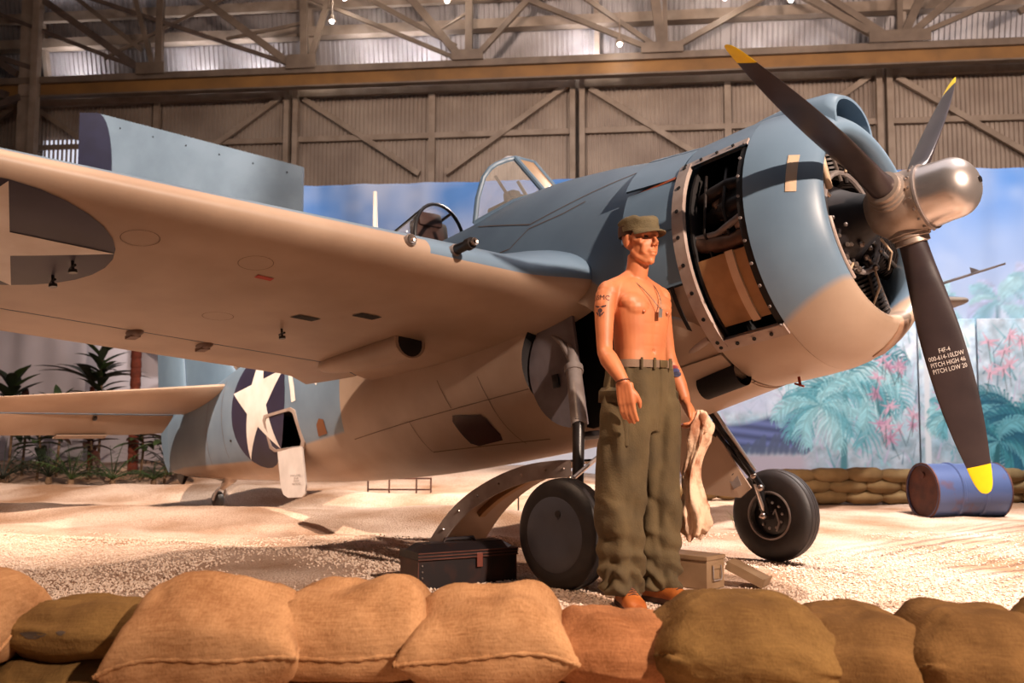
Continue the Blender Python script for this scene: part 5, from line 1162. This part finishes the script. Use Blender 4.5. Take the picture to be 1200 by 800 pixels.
def bag_mesh(L_, D_, T_, seed, n=44, m=30, sag=.02, wr=.010, corner=.35):
    """pillow-shaped sack: length x, depth y, height z with base at z=0"""
    vs = []; fs = []
    for i in range(m + 1):
        v = -pi / 2 + pi * i / m
        for k in range(n):
            u = 2 * pi * k / n; cu, su = cos(u), sin(u); e = .62
            x = math.copysign(abs(cu) ** e, cu); y = math.copysign(abs(su) ** e, su); cv_ = cos(v) ** .48 if cos(v) > 0 else 0; sv = math.copysign(abs(sin(v)) ** .85, sin(v))
            px, py = x * cv_, y * cv_
            edge = max(abs(px), abs(py)); thick = (1 - .55 * max(0, abs(px) - .55) / .45 * corner * 1.6) * (1 - .35 * max(0, abs(py) - .6) / .4)
            z = sv * .5 * thick
            p = Vector((px * L_ / 2, py * D_ / 2, z * T_)); q = Vector((px * 2.1 + seed, py * 1.6, z * 2))
            p += Vector((0, 0, 1)) * T_ * .10 * mnoise.noise(q * .9) - Vector((0, 0, sag * px * px * (1 if z > 0 else .3)))
            w_ = wr * mnoise.fractal(Vector((px * 3 + seed * 3, py * 4, z * 5)), 1, 2, 4) + wr * .8 * sin(9 * py + 4 * mnoise.noise(q * 2)) * max(0, abs(px) - .6)
            d = Vector((px, py, z * 2)); 
            if d.length > 1e-5: p += d.normalized() * w_
            p.x += .03 * L_ * mnoise.noise(Vector((seed, py * 1.5, z * 2)))
            if p.z < -T_ * .5: p.z = -T_ * .5
            vs.append((p.x, p.y, p.z + T_ * .5))
    for i in range(m):
        for k in range(n): k2 = (k + 1) % n; fs.append((i * n + k, i * n + k2, (i + 1) * n + k2, (i + 1) * n + k))
    return vs, fs
def pillow_mesh(L_, D_, T_, seed, n=44, m=28, wr=.008):
    """two-sided sack with stitched edge: the edge runs low, the filling bulges above it"""
    vs = []; fs = []; edge = []
    def shape(u, v, top):
        pin = 1 - .10 * (1 - abs(v) ** 2) * abs(u) ** 6; pin2 = 1 - .07 * (1 - u * u) * abs(v) ** 6
        x = u * pin * L_ / 2; y = v * pin2 * D_ / 2
        q = max(0, 1 - abs(u) ** 3.2) ** .55 * max(0, 1 - abs(v) ** 2.6) ** .5
        ez = T_ * (.36 + .05 * sin(3 * u + seed) + .05 * sin(5 * v + seed * 2)) * (1 - .25 * abs(u * v) ** 3)
        ns = mnoise.noise(Vector((u * 1.3 + seed, v * 1.2, 3.1)))
        if top:
            z = ez + (T_ - T_ * .36) * q * (1 + .26 * ns + .10 * sin(seed * 3) * u + .10 * v) + wr * q * mnoise.fractal(Vector((u * 4 + seed, v * 4, 0)), 1, 2, 4)
            z += .5 * wr * sin(16 * v + 3 * ns + 2 * u) * smooth01((abs(u) - .55) / .3) * q ** .4
        else: z = ez - ez * min(1, q * 1.6) ** .8
        return Vector((x, y, max(z, 0)))
    for top in (True, False):
        for j in range(m + 1):
            for i in range(n + 1):
                u = sin((-1 + 2 * i / n) * pi / 2 * .999); v = sin((-1 + 2 * j / m) * pi / 2 * .999); vs.append(tuple(shape(u, v, top)))
    K = (n + 1) * (m + 1)
    for j in range(m):
        for i in range(n):
            a = j * (n + 1) + i; fs.append((a, a + 1, a + n + 2, a + n + 1)); fs.append((K + a, K + a + n + 1, K + a + n + 2, K + a + 1))
    for i in range(n + 1): edge.append(vs[i])
    for j in range(1, m + 1): edge.append(vs[j * (n + 1) + n])
    for i in range(n - 1, -1, -1): edge.append(vs[m * (n + 1) + i])
    for j in range(m - 1, 0, -1): edge.append(vs[j * (n + 1)])
    return vs, fs, edge
def sandbag(loc, L_, D_, T_, yaw, m, label, seed, roll=0, tilt=0, ears=(), seam=False, group=None, stains=(), sag=.02):
    if seam: vs, fs, edge = pillow_mesh(L_, D_, T_, seed)
    else: vs, fs = bag_mesh(L_, D_, T_, seed, sag=sag)
    mb = MB(); mb.add(vs, fs); o = mb.build('sandbag', m, angle=180, loc=loc, rot=(roll, tilt, yaw)); tag(o, label, 'sandbag', group)
    if seam:                                     # stitched ridge round the sack
        mb = MB(); mb.tube(edge, [.006 + .002 * sin(k * 2.1) for k in range(len(edge))], 6, closed=True); mb.build('seam', m, o, angle=180)
    for ex, ey, ez, dx, dy, dz in ears:           # puckered corner of the sack
        mb = MB(); rr = []
        for j in range(7):
            f = j / 6; c = Vector((ex * L_ / 2, ey * D_ / 2, ez * T_)) + Vector((dx, dy, dz)) * f; r = .045 * (1 - f) ** .8 + .014 + .006 * sin(9 * f)
            rr.append([c + Vector((0, r * cos(2 * pi * k / 14) * (1 + .2 * sin(3 * k)), r * 1.2 * sin(2 * pi * k / 14))) for k in range(14)])
        mb.loft(rr, cap=True); mb.build('sack_corner', m, o, angle=180)
    for sx_, sz_, r1, r2 in stains:
        mb = MB(); pts = []
        for k in range(14):
            a = 2 * pi * k / 14; x = sx_ * L_ / 2 + r1 * cos(a) * (1 + .3 * sin(3 * a)); z = sz_ * T_ + r2 * sin(a); pts.append((x, z))
        hits = []
        from mathutils.bvhtree import BVHTree
        bv = BVHTree.FromPolygons([Vector(v) for v in vs], fs)
        for x, z in pts + [(sx_ * L_ / 2, sz_ * T_)]:
            h = bv.ray_cast(Vector((x, -1, z)), Vector((0, 1, 0))); hits.append((h[0] if h[0] else Vector((x, -D_ * .45, z))) + Vector((0, -.002, 0)))
        mb.add(hits, [(k, (k + 1) % 14, 14) for k in range(14)]); mb.build('stain', stain_m, o, fix=False)
    return o
YB = math.atan2(RH.y, RH.x)
DB = 2.98
def bag_px(x0, x1, dep, zbase, T_, D_, m, label, seed, **k):
    lat = ((x0 + x1) / 2 - 600) / 1170 * dep; L_ = (x1 - x0) / 1170 * dep * 1.04; p = spot_at(lat, dep, zbase); return sandbag(p, L_, D_, T_, YB + k.pop('dyaw', 0), m, label, seed, **k)
top_g = 'upper course of the foreground sandbag wall'; low_g = 'lower course of the foreground sandbag wall'
bag_px(-95, 48, 2.95, .165, .235, .42, burlap, 'tan burlap sandbag at the wall end beside the slim olive bag', 1.3, seam=True, group=top_g)
bag_px(26, 222, 3.0, .150, .165, .34, olive_bag, 'slim olive sandbag with dark stains squeezed between tan burlap bags', 2.2, group=top_g, stains=((-.42, .58, .035, .010), (-.12, .62, .012, .006), (.55, .45, .035, .004)), sag=.0)
bag_px(168, 374, 2.86, .120, .275, .46, burlap, 'plump tan burlap sandbag with a folded dark mouth next to the slim olive bag', 3.7, seam=True, tilt=-.10, group=top_g)
bag_px(330, 512, 2.96, .135, .250, .46, burlap, 'tan burlap sandbag with a knotted corner left of the toolbox', 4.9, seam=True, group=top_g, ears=((.93, -.55, .3, .04, -.06, -.09),))
bag_px(480, 668, 2.92, .130, .228, .46, burlap, 'wide pale burlap sandbag in front of the black toolbox', 6.1, seam=True, group=top_g)
bag_px(640, 800, 2.93, .085, .215, .40, burlap2, 'reddish burlap sandbag sunk low below the person\'s shoes', 7.4, group=top_g, sag=.0)
bag_px(748, 965, 2.86, .075, .29, .46, olive_bag, 'large olive-brown sandbag in front of the ammunition box', 8.8, group=top_g, tilt=.10, sag=.04)
bag_px(890, 1100, 2.90, .045, .27, .46, brown_bag, 'khaki sandbag with a deep crease on its tucked side', 9.6, group=top_g, tilt=.10, sag=.04)
bag_px(1026, 1240, 2.84, .055, .28, .46, brown_bag, 'dark khaki sandbag with a ruffled top edge', 10.9, group=top_g, tilt=.08, sag=.04)
bag_px(1175, 1330, 3.05, .075, .250, .38, olive_bag, 'olive-brown sandbag at the far end of the wall by the raked gravel', 12.2, group=top_g)
for i, (x0, x1, m, lb) in enumerate(((-100, 50, olive_bag, 'olive sandbag under the tan end bag in the lower course'), (18, 200, olive_bag, 'olive sandbag with a pinched end under the slim stained bag'), (178, 335, olive_bag, 'olive sandbag crushed under the plump folded-mouth bag'), (330, 480, burlap2, 'reddish burlap sandbag under the bag with the knotted corner'), (478, 655, burlap2, 'reddish burlap sandbag under the wide pale bag'),
     (650, 790, burlap2, 'reddish burlap sandbag under the sunken bag'), (785, 940, brown_bag, 'khaki sandbag under the large olive-brown bag'), (935, 1085, brown_bag, 'khaki sandbag under the creased bag'), (1080, 1240, brown_bag, 'khaki sandbag under the ruffled bag'))):
    bag_px(x0 - 8, x1 + 8, 2.97 + .04 * (i % 2), -.01, (.185 if i < 5 else .13), .44, m, lb, 20 + 1.7 * i, group=low_g)
# low bag wall before the murals
small = bag_mesh(.425, .28, .155, 4.4, n=24, m=14, wr=.006, sag=.0, corner=.12); sm_me = None
def far_bag(p, yaw, label, k):
    global sm_me
    if sm_me is None:
        mb = MB(); mb.add(*small); o = mb.build('sandbag', mat('far_olive_bag', srgb(138, 112, 74), .95, c2=srgb(112, 88, 54), scale=5, bump=.2), angle=180); sm_me = o
    else: o = sm_me.copy(); COL.objects.link(o)
    o.location = p; o.rotation_euler = (0, 0, yaw); o.scale = (1 + .06 * sin(k * 2.3), 1, 1 + .07 * sin(k * 1.7)); tag(o, label, 'sandbag', 'low sandbag wall before the painted jungle'); return o
k = 0
for row, (z, lb) in enumerate(((0, 'olive sandbag in the bottom row of the low wall before the murals'), (.115, 'olive sandbag in the middle row of the low wall before the murals'), (.23, 'olive sandbag in the top row of the low wall before the murals'))):
    for i in range(12):
        lat = 3.05 + .375 * i + (.19 if row % 2 else 0); p = spot_at(lat, 10.9 - .02 * row); base = -.02; p.z = base + z; k += 1
        far_bag(p, YB + .04 * sin(k * 3), lb, k)
for i in range(4):
    p = spot_at(1.75 + .37 * i, 11.3, -.01); k += 1; far_bag(p, YB, 'olive sandbag in the single row behind the port wheel', k)

# oil drum -------------------------------------------------------------------
drum_m = bpy.data.materials.new('rusty_blue_drum'); drum_m.use_nodes = True
N = drum_m.node_tree.nodes; L = drum_m.node_tree.links; B = N['Principled BSDF']; B.inputs['Roughness'].default_value = .38; B.inputs['Metallic'].default_value = .25
tc = N.new('ShaderNodeTexCoord'); n1 = N.new('ShaderNodeTexNoise'); n1.inputs['Scale'].default_value = 5; n1.inputs['Detail'].default_value = 8; L.new(tc.outputs['Object'], n1.inputs['Vector'])
r = N.new('ShaderNodeValToRGB'); r.color_ramp.elements[0].position = .58; r.color_ramp.elements[0].color = srgb(78, 94, 136); r.color_ramp.elements[1].position = .80; r.color_ramp.elements[1].color = srgb(110, 68, 46); L.new(n1.outputs['Fac'], r.inputs[0]); L.new(r.outputs[0], B.inputs['Base Color'])
rust = mat('dark_rust', srgb(66, 34, 26), .7, c2=srgb(96, 52, 34), scale=9, bump=.2)
pl_ = spot_at((1077 - 600) / 1170 * 9.45, 9.45, .215); ax = (RH * .98 + DH * .19).normalized(); dr = empty('oil_drum', pl_ + ax * .38 - Vector((0, 0, .25)))
tag(dr, 'dented blue oil drum with rusty ends lying on its side on the sand', 'drum')
def dpart(mb, name, m, par=None): 
    o = mb.build(name, m, par or dr, angle=35); 
    return o
o0 = pl_ - dr.location
mb = MB(); R_ = .255; prof = [(.0, R_ - .012), (.0, R_ + .006), (.014, R_ + .006), (.02, R_)]
for c in (.27, .51): prof += [(c - .022, R_), (c - .012, R_ + .012), (c + .012, R_ + .012), (c + .022, R_)]
prof += [(.75, R_), (.756, R_ + .006), (.77, R_ + .006), (.77, R_ - .012)]
mb.lathe(prof, o0, ax, 48); dpart(mb, 'drum_shell', drum_m)
for t, nm in ((.018, 'drum_lid'), (.752, 'drum_bottom')): mb = MB(); mb.lathe([(t, 0), (t, R_ - .005), (t + .004, R_ - .005), (t + .004, 0)], o0, ax, 40); dpart(mb, nm, rust)
for t in (.004, .762): mb = MB(); mb.lathe([(t - .004, R_ - .006), (t - .006, R_ + .009), (t + .008, R_ + .009), (t + .008, R_ - .006)], o0, ax, 48); dpart(mb, 'rim', rust)
mb = MB(); mb.tube([o0 + ax * .018 + Vector((0, 0, .15)), o0 - ax * .004 + Vector((0, 0, .15))], .03, 14); dpart(mb, 'bung', rust)
# black toolbox ----------------------------------------------------------------
tb_m = mat('worn_black_tin', srgb(30, 24, 26), .42, .2, c2=srgb(60, 34, 28), scale=8, detail=6, mixpos=(.5, .75)); tb_e = mat('brown_tin_edge', srgb(96, 54, 42), .45, .2, c2=srgb(60, 34, 28), scale=8)
a_, b_ = Vector((-.494, -1.60, 0)), Vector((-.352, -1.05, 0)); yaw = math.atan2(b_.y - a_.y, b_.x - a_.x); Lb = (b_ - a_).length; back = Vector((-sin(yaw), cos(yaw), 0))
t = empty('toolbox', (a_ + b_) / 2 + back * .12 + Vector((0, 0, -.01)), (0, 0, yaw)); tag(t, 'worn black metal toolbox with ridged lid and leather latch on the gravel', 'toolbox')
mb = MB(); mb.box((0, 0, .075), (Lb, .22, .15), bev=.006); mb.build('body', tb_m, t, smooth=False)
mb = MB(); Lh = Lb / 2 + .008
rr = [[(x * (1 if i < 3 else .93), y, z) for x, y, z in ((sx_, -.118, .150), (sx_, -.118, .185), (sx_, -.05, .222), (sx_, .05, .222), (sx_, .118, .185), (sx_, .118, .150))] for i, sx_ in enumerate((-Lh, -Lh + .001, 0, Lh - .001, Lh))]
rr = []
for sx_, k in ((-Lh, .0), (-Lh + .06, 1), (Lh - .06, 1), (Lh, .0)): rr.append([(sx_, -.118, .150), (sx_, -.118, .186), (sx_, -.045, .190 + .032 * k), (sx_, .045, .190 + .032 * k), (sx_, .118, .186), (sx_, .118, .150)])
mb.loft(rr, cap=True); lid = mb.build('lid', tb_m, t, smooth=False)
for z in (.152, .168, .184): mb = MB(); mb.bar((-Lh, -.121, z), (Lh, -.121, z), .006, .006); mb.build('lid_ridge', tb_e, lid, smooth=False)
mb = MB(); mb.tube([(-.09, 0, .222), (-.085, 0, .236), (.085, 0, .236), (.09, 0, .222)], .010, 8); mb.build('handle', tb_m, lid)
mb = MB(); mb.box((.06, -.122, .135), (.034, .008, .075), bev=.003); mb.build('latch', mat('brown_leather', srgb(104, 48, 34), .5), t, smooth=False)
for z in (.03, .06, .09, .12):
    mb = MB(); mb.ball((-Lb / 2 + .02, -.112, z), .006, 8); mb.build('rivet', steel_m, t)
for sx_ in (-Lb / 2 - .002, Lb / 2 + .002): mb = MB(); mb.box((sx_, 0, .075), (.006, .224, .145)); mb.build('end_plate', tb_e, t, smooth=False)
# ammunition box ------------------------------------------------------------------
am_m = mat('khaki_tin', srgb(142, 116, 88), .5, .1, c2=srgb(120, 94, 68), scale=6)
cor = Vector((.505, -.535, 0)); ld = (-RH * .72 + DH * .69).normalized(); wdv = (RH * .69 + DH * .72).normalized(); yaw = math.atan2(ld.y, ld.x)
ab = empty('ammunition_box', cor + ld * .16 + wdv * .085 + Vector((0, 0, -.008)), (0, 0, yaw)); tag(ab, 'khaki steel ammunition box with wire latch beside the person\'s shoes', 'box')
mb = MB(); mb.box((0, 0, .075), (.32, .165, .15), bev=.004); mb.build('body', am_m, ab, smooth=False)
mb = MB(); mb.box((0, 0, .158), (.332, .178, .022), bev=.004); mb.build('lid', am_m, ab, smooth=False)
ex = -.163
mb = MB(); mb.box((ex, 0, .112), (.008, .075, .022), bev=.002); lt = mb.build('latch_plate', am_m, ab, smooth=False)
mb = MB(); mb.tube([(ex - .006, -.036, .118), (ex - .009, -.040, .06), (ex - .009, -.034, .045), (ex - .009, .034, .045), (ex - .009, .040, .06), (ex - .006, .036, .118)], .0035, 8); mb.build('wire_bail', gear_grey, ab)
mb = MB(); mb.box((ex, 0, .072), (.006, .06, .045), bev=.002); mb.build('latch_tongue', am_m, ab, smooth=False)
# its spare lid propped on the gravel
q0 = spot_at((857 - 600) / 1170 * 5.25, 5.30, .0); ll = empty('loose_box_lid', q0 + Vector((0, 0, .0))); ll.rotation_euler = (0, 0, YB - .5); tag(ll, 'shallow khaki metal lid tilted against its ammunition box', 'tray')
mb = MB(); mb.box((.07, .06, .075), (.21, .15, .012), Matrix.Rotation(.42, 3, 'Y'), bev=.003); mb.build('plate', am_m, ll, smooth=False)
mb = MB(); mb.box((.07, -.013, .060), (.21, .008, .045), Matrix.Rotation(.42, 3, 'Y')); mb.build('rim', am_m, ll, smooth=False)
mb = MB(); mb.box((.165, .06, .02), (.008, .15, .05), Matrix.Rotation(.42, 3, 'Y')); mb.build('rim', am_m, ll, smooth=False)
# removed cowl panel leaning on the starboard wheel ---------------------------------
cpn = empty('cowl_panel_off_aircraft', (-1.0, -.45, .0)); tag(cpn, 'curved pale cowl panel taken off and propped against the starboard wheel', 'panel')
off0 = Vector((-1.0, -.45, 0))
path = [(-1.66, .0), (-1.56, .12), (-1.42, .26), (-1.25, .38), (-1.06, .475), (-.86, .55), (-.66, .60), (-.46, .625), (-.36, .63)]
def pth(t): 
    n = len(path) - 1; f = min(t * n, n - 1e-6); i = int(f); row = catmull([(k, p[0], p[1]) for k, p in enumerate(path)], f); return row
mb = MB(); outer = []; 
for k in range(33):
    x, z = pth(k / 32); x2, z2 = pth(min(1, k / 32 + .01)); x1, z1 = pth(max(0, k / 32 - .01)); d = Vector((x2 - x1, 0, z2 - z1)).normalized(); nn = Vector((d.z, 0, -d.x)); outer.append((Vector((x, 0, z)), nn))
mb.loft([[p + Vector((0, -.62, 0)) - off0 for p, n_ in outer], [p + Vector((0, -.12, 0)) - off0 for p, n_ in outer], [p + n_ * .012 + Vector((0, -.12, 0)) - off0 for p, n_ in outer], [p + n_ * .012 + Vector((0, -.62, 0)) - off0 for p, n_ in outer]], closed_u=False, closed_v=True); mb.build('curved_skin', paint_grey, cpn)
mb = MB(); mb.loft([[p + Vector((0, -.625, 0)) - off0 for p, n_ in outer], [p + n_ * .10 + Vector((0, -.625, 0)) - off0 for p, n_ in outer], [p + n_ * .10 + Vector((0, -.612, 0)) - off0 for p, n_ in outer], [p + Vector((0, -.612, 0)) - off0 for p, n_ in outer]], closed_u=False, closed_v=True); rim = mb.build('edge_flange', frame_m, cpn)
for k in range(2, 32, 4): p, n_ = outer[k]; mb = MB(); mb.ball(p + n_ * .05 + Vector((0, -.628, 0)) - off0, .008, 8); mb.build('fastener', steel_m, cpn)
mb = MB(); mb.loft([[p + n_ * .012 + Vector((0, y, 0)) - off0 for p, n_ in outer[8:24]] for y in (-.38, -.33)] + [[p + n_ * .05 + Vector((0, y, 0)) - off0 for p, n_ in outer[8:24]] for y in (-.33, -.38)], closed_u=False, closed_v=True); mb.build('stiffener', tan_m, cpn)
# low rusty frame, stake, grass ------------------------------------------------------
fb = empty('low_metal_frame', (-5.9, 2.45, ground(-5.9, 2.45))); tag(fb, 'low thin rusty metal frame standing far back on the sand under the belly', 'frame'); fd = RH
for zz_ in (.06, .19): mb = MB(); mb.tube([-fd * .37 + Vector((0, 0, zz_)), fd * .37 + Vector((0, 0, zz_))], .010, 8); mb.build('rail', rust, fb)
for f in (-.37, -.12, .2, .37): mb = MB(); mb.tube([fd * f + Vector((0, 0, -.02)), fd * f + Vector((0, 0, .2))], .010, 8); mb.build('upright', rust, fb)
g0 = CH2 + DH * 9.2 + RH * ((608 - 600) / 1170 * 9.2); st_ = MB(); st_.tube([(g0.x, g0.y, -.05), (g0.x, g0.y, .26)], [.008, .006], 8); st_.tube([(g0.x, g0.y, .26), (g0.x, g0.y, .27)], .012, 8); tag(st_.build('marker_stake', black_m), 'thin dark stake standing in the sand behind the cowl panel', 'stake')
g1 = CH2 + DH * 8.1 + RH * ((866 - 600) / 1170 * 8.1); gt = empty('grass_tuft', (g1.x, g1.y, ground(g1.x, g1.y))); tag(gt, 'small dry grass tuft growing behind the port wheel', 'grass'); gm = mat('dry_grass', srgb(128, 136, 72), .8, c2=srgb(160, 140, 84), scale=6)
for k in range(26):
    a = random.uniform(0, 2 * pi); l = random.uniform(.08, .2); r0 = random.uniform(0, .05); d = Vector((cos(a), sin(a), 0)); p = d * r0; side = Vector((-sin(a), cos(a), 0)) * .004
    pts = [p, p + d * l * .25 + Vector((0, 0, l * .6)), p + d * l * .6 + Vector((0, 0, l * .9))]
    mb = MB(); mb.loft([[pts[0] - side, pts[0] + side], [pts[1] - side, pts[1] + side], [pts[2], pts[2] + side * .2]], closed_u=False); mb.build('blade', gm, gt, fix=False)
# spare wing panel on a stand far behind the tail --------------------------------------
sw_e = empty('wing_panel_on_stand', H(-4.0, 0, 5.6)); tag(sw_e, 'pale blue detached wing panel with dark disc edge raised behind the tail', 'wing panel')
def HH(w, z, off): return H(w + .71, z, off) - H(-4.0, 0, 5.6)
TOP = [(-6.55, 5.47), (-6.27, 5.46), (-3.07, 4.55)]
mb = MB(); prof2 = [(-6.55, 3.3), (-6.55, 5.47), (-6.27, 5.46), (-3.07, 4.55), (-3.07, 3.3)]
mb.loft([[HH(w, z, 5.95) for w, z in prof2], [HH(w, z, 6.03) for w, z in prof2]], cap=True); sp_ = mb.build('wing_skin', mat('faded_blue_paint', srgb(150, 166, 178), .5, c2=srgb(132, 148, 160), scale=2), sw_e, smooth=False)
mb = MB(); dk = [(-6.552, 3.295), (-6.552, 5.475), (-6.27, 5.463)] + [(-6.27 + .26 * sin(pi / 2 * k / 8), 5.463 - .9 * (1 - cos(pi / 2 * k / 8)) - .0) for k in range(1, 9)] + [(-6.05, 3.295)]
mb.loft([[HH(w, z, 5.945) for w, z in dk], [HH(w, z, 6.036) for w, z in dk]], cap=True); mb.build('disc_edge', navy, sw_e, smooth=False)
for k in range(6):
    w = -5.9 + .52 * k; mb = MB(); mb.ball(HH(w, 5.35 - .285 * (w + 6.27) - .03, 6.035), .012, 8); mb.build('rivet_boss', black_m, sw_e)
mb = MB(); mb.bar(HH(-4.05, -.05, 5.98), HH(-4.05, 3.35, 5.98), .12, .12, up=EN); mb.build('post', steel, sw_e, smooth=False)
mb = MB(); mb.bar(HH(-6.3, 3.28, 5.98), HH(-3.1, 3.28, 5.98), .1, .1); mb.bar(HH(-4.05, 2.2, 5.98), HH(-5.6, 3.25, 5.98), .08, .08); mb.build('cradle', steel, sw_e, smooth=False)
mb = MB(); mb.box(HH(-4.05, .06, 5.98), (.5, .5, .06)); mb.build('base_plate', steel, sw_e, smooth=False)
# jungle plants on the berm ---------------------------------------------------------------
leafs = [mat('dark_leaf', srgb(36, 46, 28), .45, c2=srgb(24, 30, 20), scale=6), mat('mid_leaf', srgb(62, 80, 40), .45, c2=srgb(42, 56, 30), scale=6), mat('red_leaf', srgb(74, 36, 32), .45, c2=srgb(44, 38, 28), scale=6)]
stem_m = mat('plant_stem', srgb(110, 84, 60), .8); redtrunk = mat('red_fibre_trunk', srgb(120, 52, 30), .85, c2=srgb(84, 34, 20), scale=12, bump=.5, bscale=30)
def leaf_obj(L_, W_, m, parent, loc, rot, droop=.5, cache={}):
    key = (round(L_, 1), round(W_, 2), m.name, round(droop, 1))
    if key in cache: o = cache[key].copy(); COL.objects.link(o)
    else:
        mb = MB(); rr = []
        for k in range(7):
            f = k / 6; w = W_ * sin(pi * min(1, .08 + .92 * f)) ** .7 * (1 - .15 * f) + .002; x = L_ * (f - .12 * droop * f * f); z = -droop * L_ * .45 * f * f
            rr.append([(x, -w / 2, z + w * .18), (x, 0, z), (x, w / 2, z + w * .18)])
        mb.loft(rr, closed_u=False); o = mb.build('leaf', m, None, angle=180, fix=False); cache[key] = o
    o.parent = parent; o.location = loc; o.rotation_euler = rot; return o
def px_base(px, dep): 
    p = CH2 + DH * dep + RH * ((px - 600) / 1170 * dep); return Vector((p.x, p.y, ground(p.x, p.y) - .01))
RN = random.Random(11)
def ti_plant(px, dep, ht, n, LL, mi, label, crown=.45):
    p = px_base(px, dep); e = empty('leafy_plant', p); tag(e, label, 'plant', 'jungle plants along the canvas')
    mb = MB(); mb.tube([(0, 0, 0), (.03, .02, ht * .5), (.0, .0, ht)], [.022, .018, .012], 8); mb.build('stem', stem_m, e)
    for k in range(n):
        f = k / max(1, n - 1); z = ht * (1 - crown * (1 - f)); a = 2.4 * k + RN.uniform(-.3, .3); up = -1.0 * f + RN.uniform(-.25, .2)
        leaf_obj(LL * RN.choice((.8, 1, 1.1)), LL * .32, leafs[mi if RN.random() < .7 else (mi + 1) % 3], e, (0, 0, z), (0, up, a), RN.choice((.4, .8)))
def palm_plant(px, dep, n, LL, mi, label, ht=.1):
    p = px_base(px, dep); e = empty('fan_palm', p); tag(e, label, 'plant', 'jungle plants along the canvas')
    mb = MB(); mb.tube([(0, 0, 0), (0, 0, ht)], [.05, .04], 8); mb.build('stem', stem_m, e)
    for k in range(n):
        a = 2 * pi * k / n + RN.uniform(-.2, .2); el = RN.uniform(.5, 1.35); mb = MB(); pts = []
        for j in range(9): f = j / 8; pts.append(Vector((LL * f * cos(el) * (1 + .3 * f), 0, LL * (sin(el) * f - .55 * f * f * cos(el)))))
        mb.tube(pts, [.010 - .007 * j / 8 for j in range(9)], 5)
        for j in range(2, 9):
            for sg in (-1, 1):
                w = LL * .34 * sin(pi * j / 9.5); q = pts[j]; t_ = q + Vector((.5 * w, sg * w * .8, -.25 * w)); mb.add([q + Vector((-.012, 0, 0)), q + Vector((.02, 0, 0)), t_], [(0, 1, 2)])
        o = mb.build('frond', leafs[mi], e, angle=180, fix=False); o.location = (0, 0, ht); o.rotation_euler = (0, 0, a)
ti_plant(118, 14.6, 1.70, 38, .46, 0, 'tall dark ti plant with broad drooping leaves before the canvas', .6)
ti_plant(70, 14.4, 1.05, 18, .36, 1, 'knee-high green leafy shrub beside the tall ti plant')
ti_plant(14, 14.2, 1.40, 30, .5, 0, 'dark broad-leaved plant in the unlit corner')
ti_plant(30, 14.7, 1.1, 14, .34, 1, 'thin green sapling with upright leaves near the unlit corner')
ti_plant(196, 14.0, .95, 22, .46, 1, 'green leafy plant just behind the rudder')
ti_plant(168, 14.3, .85, 22, .46, 1, 'low leafy plant at the foot of the thick red trunk')
ti_plant(108, 14.3, .75, 22, .46, 2, 'reddish-stemmed leafy plant at the foot of the tall ti plant')
ti_plant(48, 14.1, .85, 26, .48, 0, 'dark low shrub between the palms')
palm_plant(8, 13.8, 14, .7, 0, 'dark spiky palm sprawling on the berm in the unlit corner')
palm_plant(62, 13.9, 14, .55, 0, 'dark bushy palm beside the reddish-stemmed plant')
palm_plant(88, 13.7, 14, .6, 1, 'green spiky palm in front of the tall ti plant')
palm_plant(136, 13.9, 12, .6, 1, 'green feathery palm between the two red trunks')
palm_plant(184, 13.8, 12, .35, 1, 'small bright palm close to the rudder')
palm_plant(200, 14.6, 12, .7, 0, 'dark palm half hidden by the rudder')
for px, dep, r, h, lb in ((159, 14.8, .075, 2.9, 'thick red fibrous palm trunk standing before the canvas'), (109, 14.9, .04, 1.3, 'thin red fibrous trunk behind the tall ti plant')):
    p = px_base(px, dep); e = empty('palm_trunk', p); tag(e, lb, 'tree trunk')
    for k in range(int(h / .14)):
        mb = MB(); mb.lathe([(0, r * .92), (.02, r * 1.05), (.12, r * .98), (.14, r * .9)], (0, 0, .14 * k - .02), (0, 0, 1), 16); mb.build('bark_ring', redtrunk, e)
    for k in range(9): leaf_obj(.9, .16, leafs[0], e, (0, 0, h), (0, RN.uniform(-.9, -.1), 2 * pi * k / 9), .8)
# ------------------------------------------------------------------ loose coral gravel: nobody could count it
GR = random.Random(21); mb = MB()
def pebble(x, y, r):
    z = ground(x, y) + r * .35; a = GR.uniform(0, 6.28); c, s_ = cos(a) * r, sin(a) * r; k = GR.uniform(.8, 1); h = r * GR.uniform(.7, .95); o = len(mb.v)
    mb.v += [(x + c, y + s_, z), (x - s_ * k, y + c * k, z), (x - c, y - s_, z + h * .2), (x + s_ * k, y - c * k, z), (x + c * .2, y + s_ * .2, z + h), (x, y, z - h)]
    mb.f += [(o, o + 1, o + 4), (o + 1, o + 2, o + 4), (o + 2, o + 3, o + 4), (o + 3, o, o + 4), (o + 1, o, o + 5), (o + 2, o + 1, o + 5), (o + 3, o + 2, o + 5), (o, o + 3, o + 5)]; mb.m += [0] * 8
cnt = 0
while cnt < 60000:
    dep = 3.3 + 4.6 * GR.random() ** 1.5; lat = GR.uniform(-.56, .56) * dep; p = CH2 + DH * dep + RH * lat
    den = .5 + 1.6 * fbm(p.x + 3, p.y * 1.4, .8) + (.35 if dep < 4.6 else 0)
    if GR.random() > den: continue
    pebble(p.x, p.y, GR.uniform(.005, .010) * (1 if GR.random() < .93 else 1.5)); cnt += 1
gv = mb.build('gravel', mat('white_coral_gravel', srgb(222, 200, 182), .9, c2=srgb(190, 162, 138), scale=40), smooth=False, fix=False)
gv['kind'] = 'stuff'; gv['label'] = 'loose white coral gravel strewn over the sand'; gv['category'] = 'gravel'
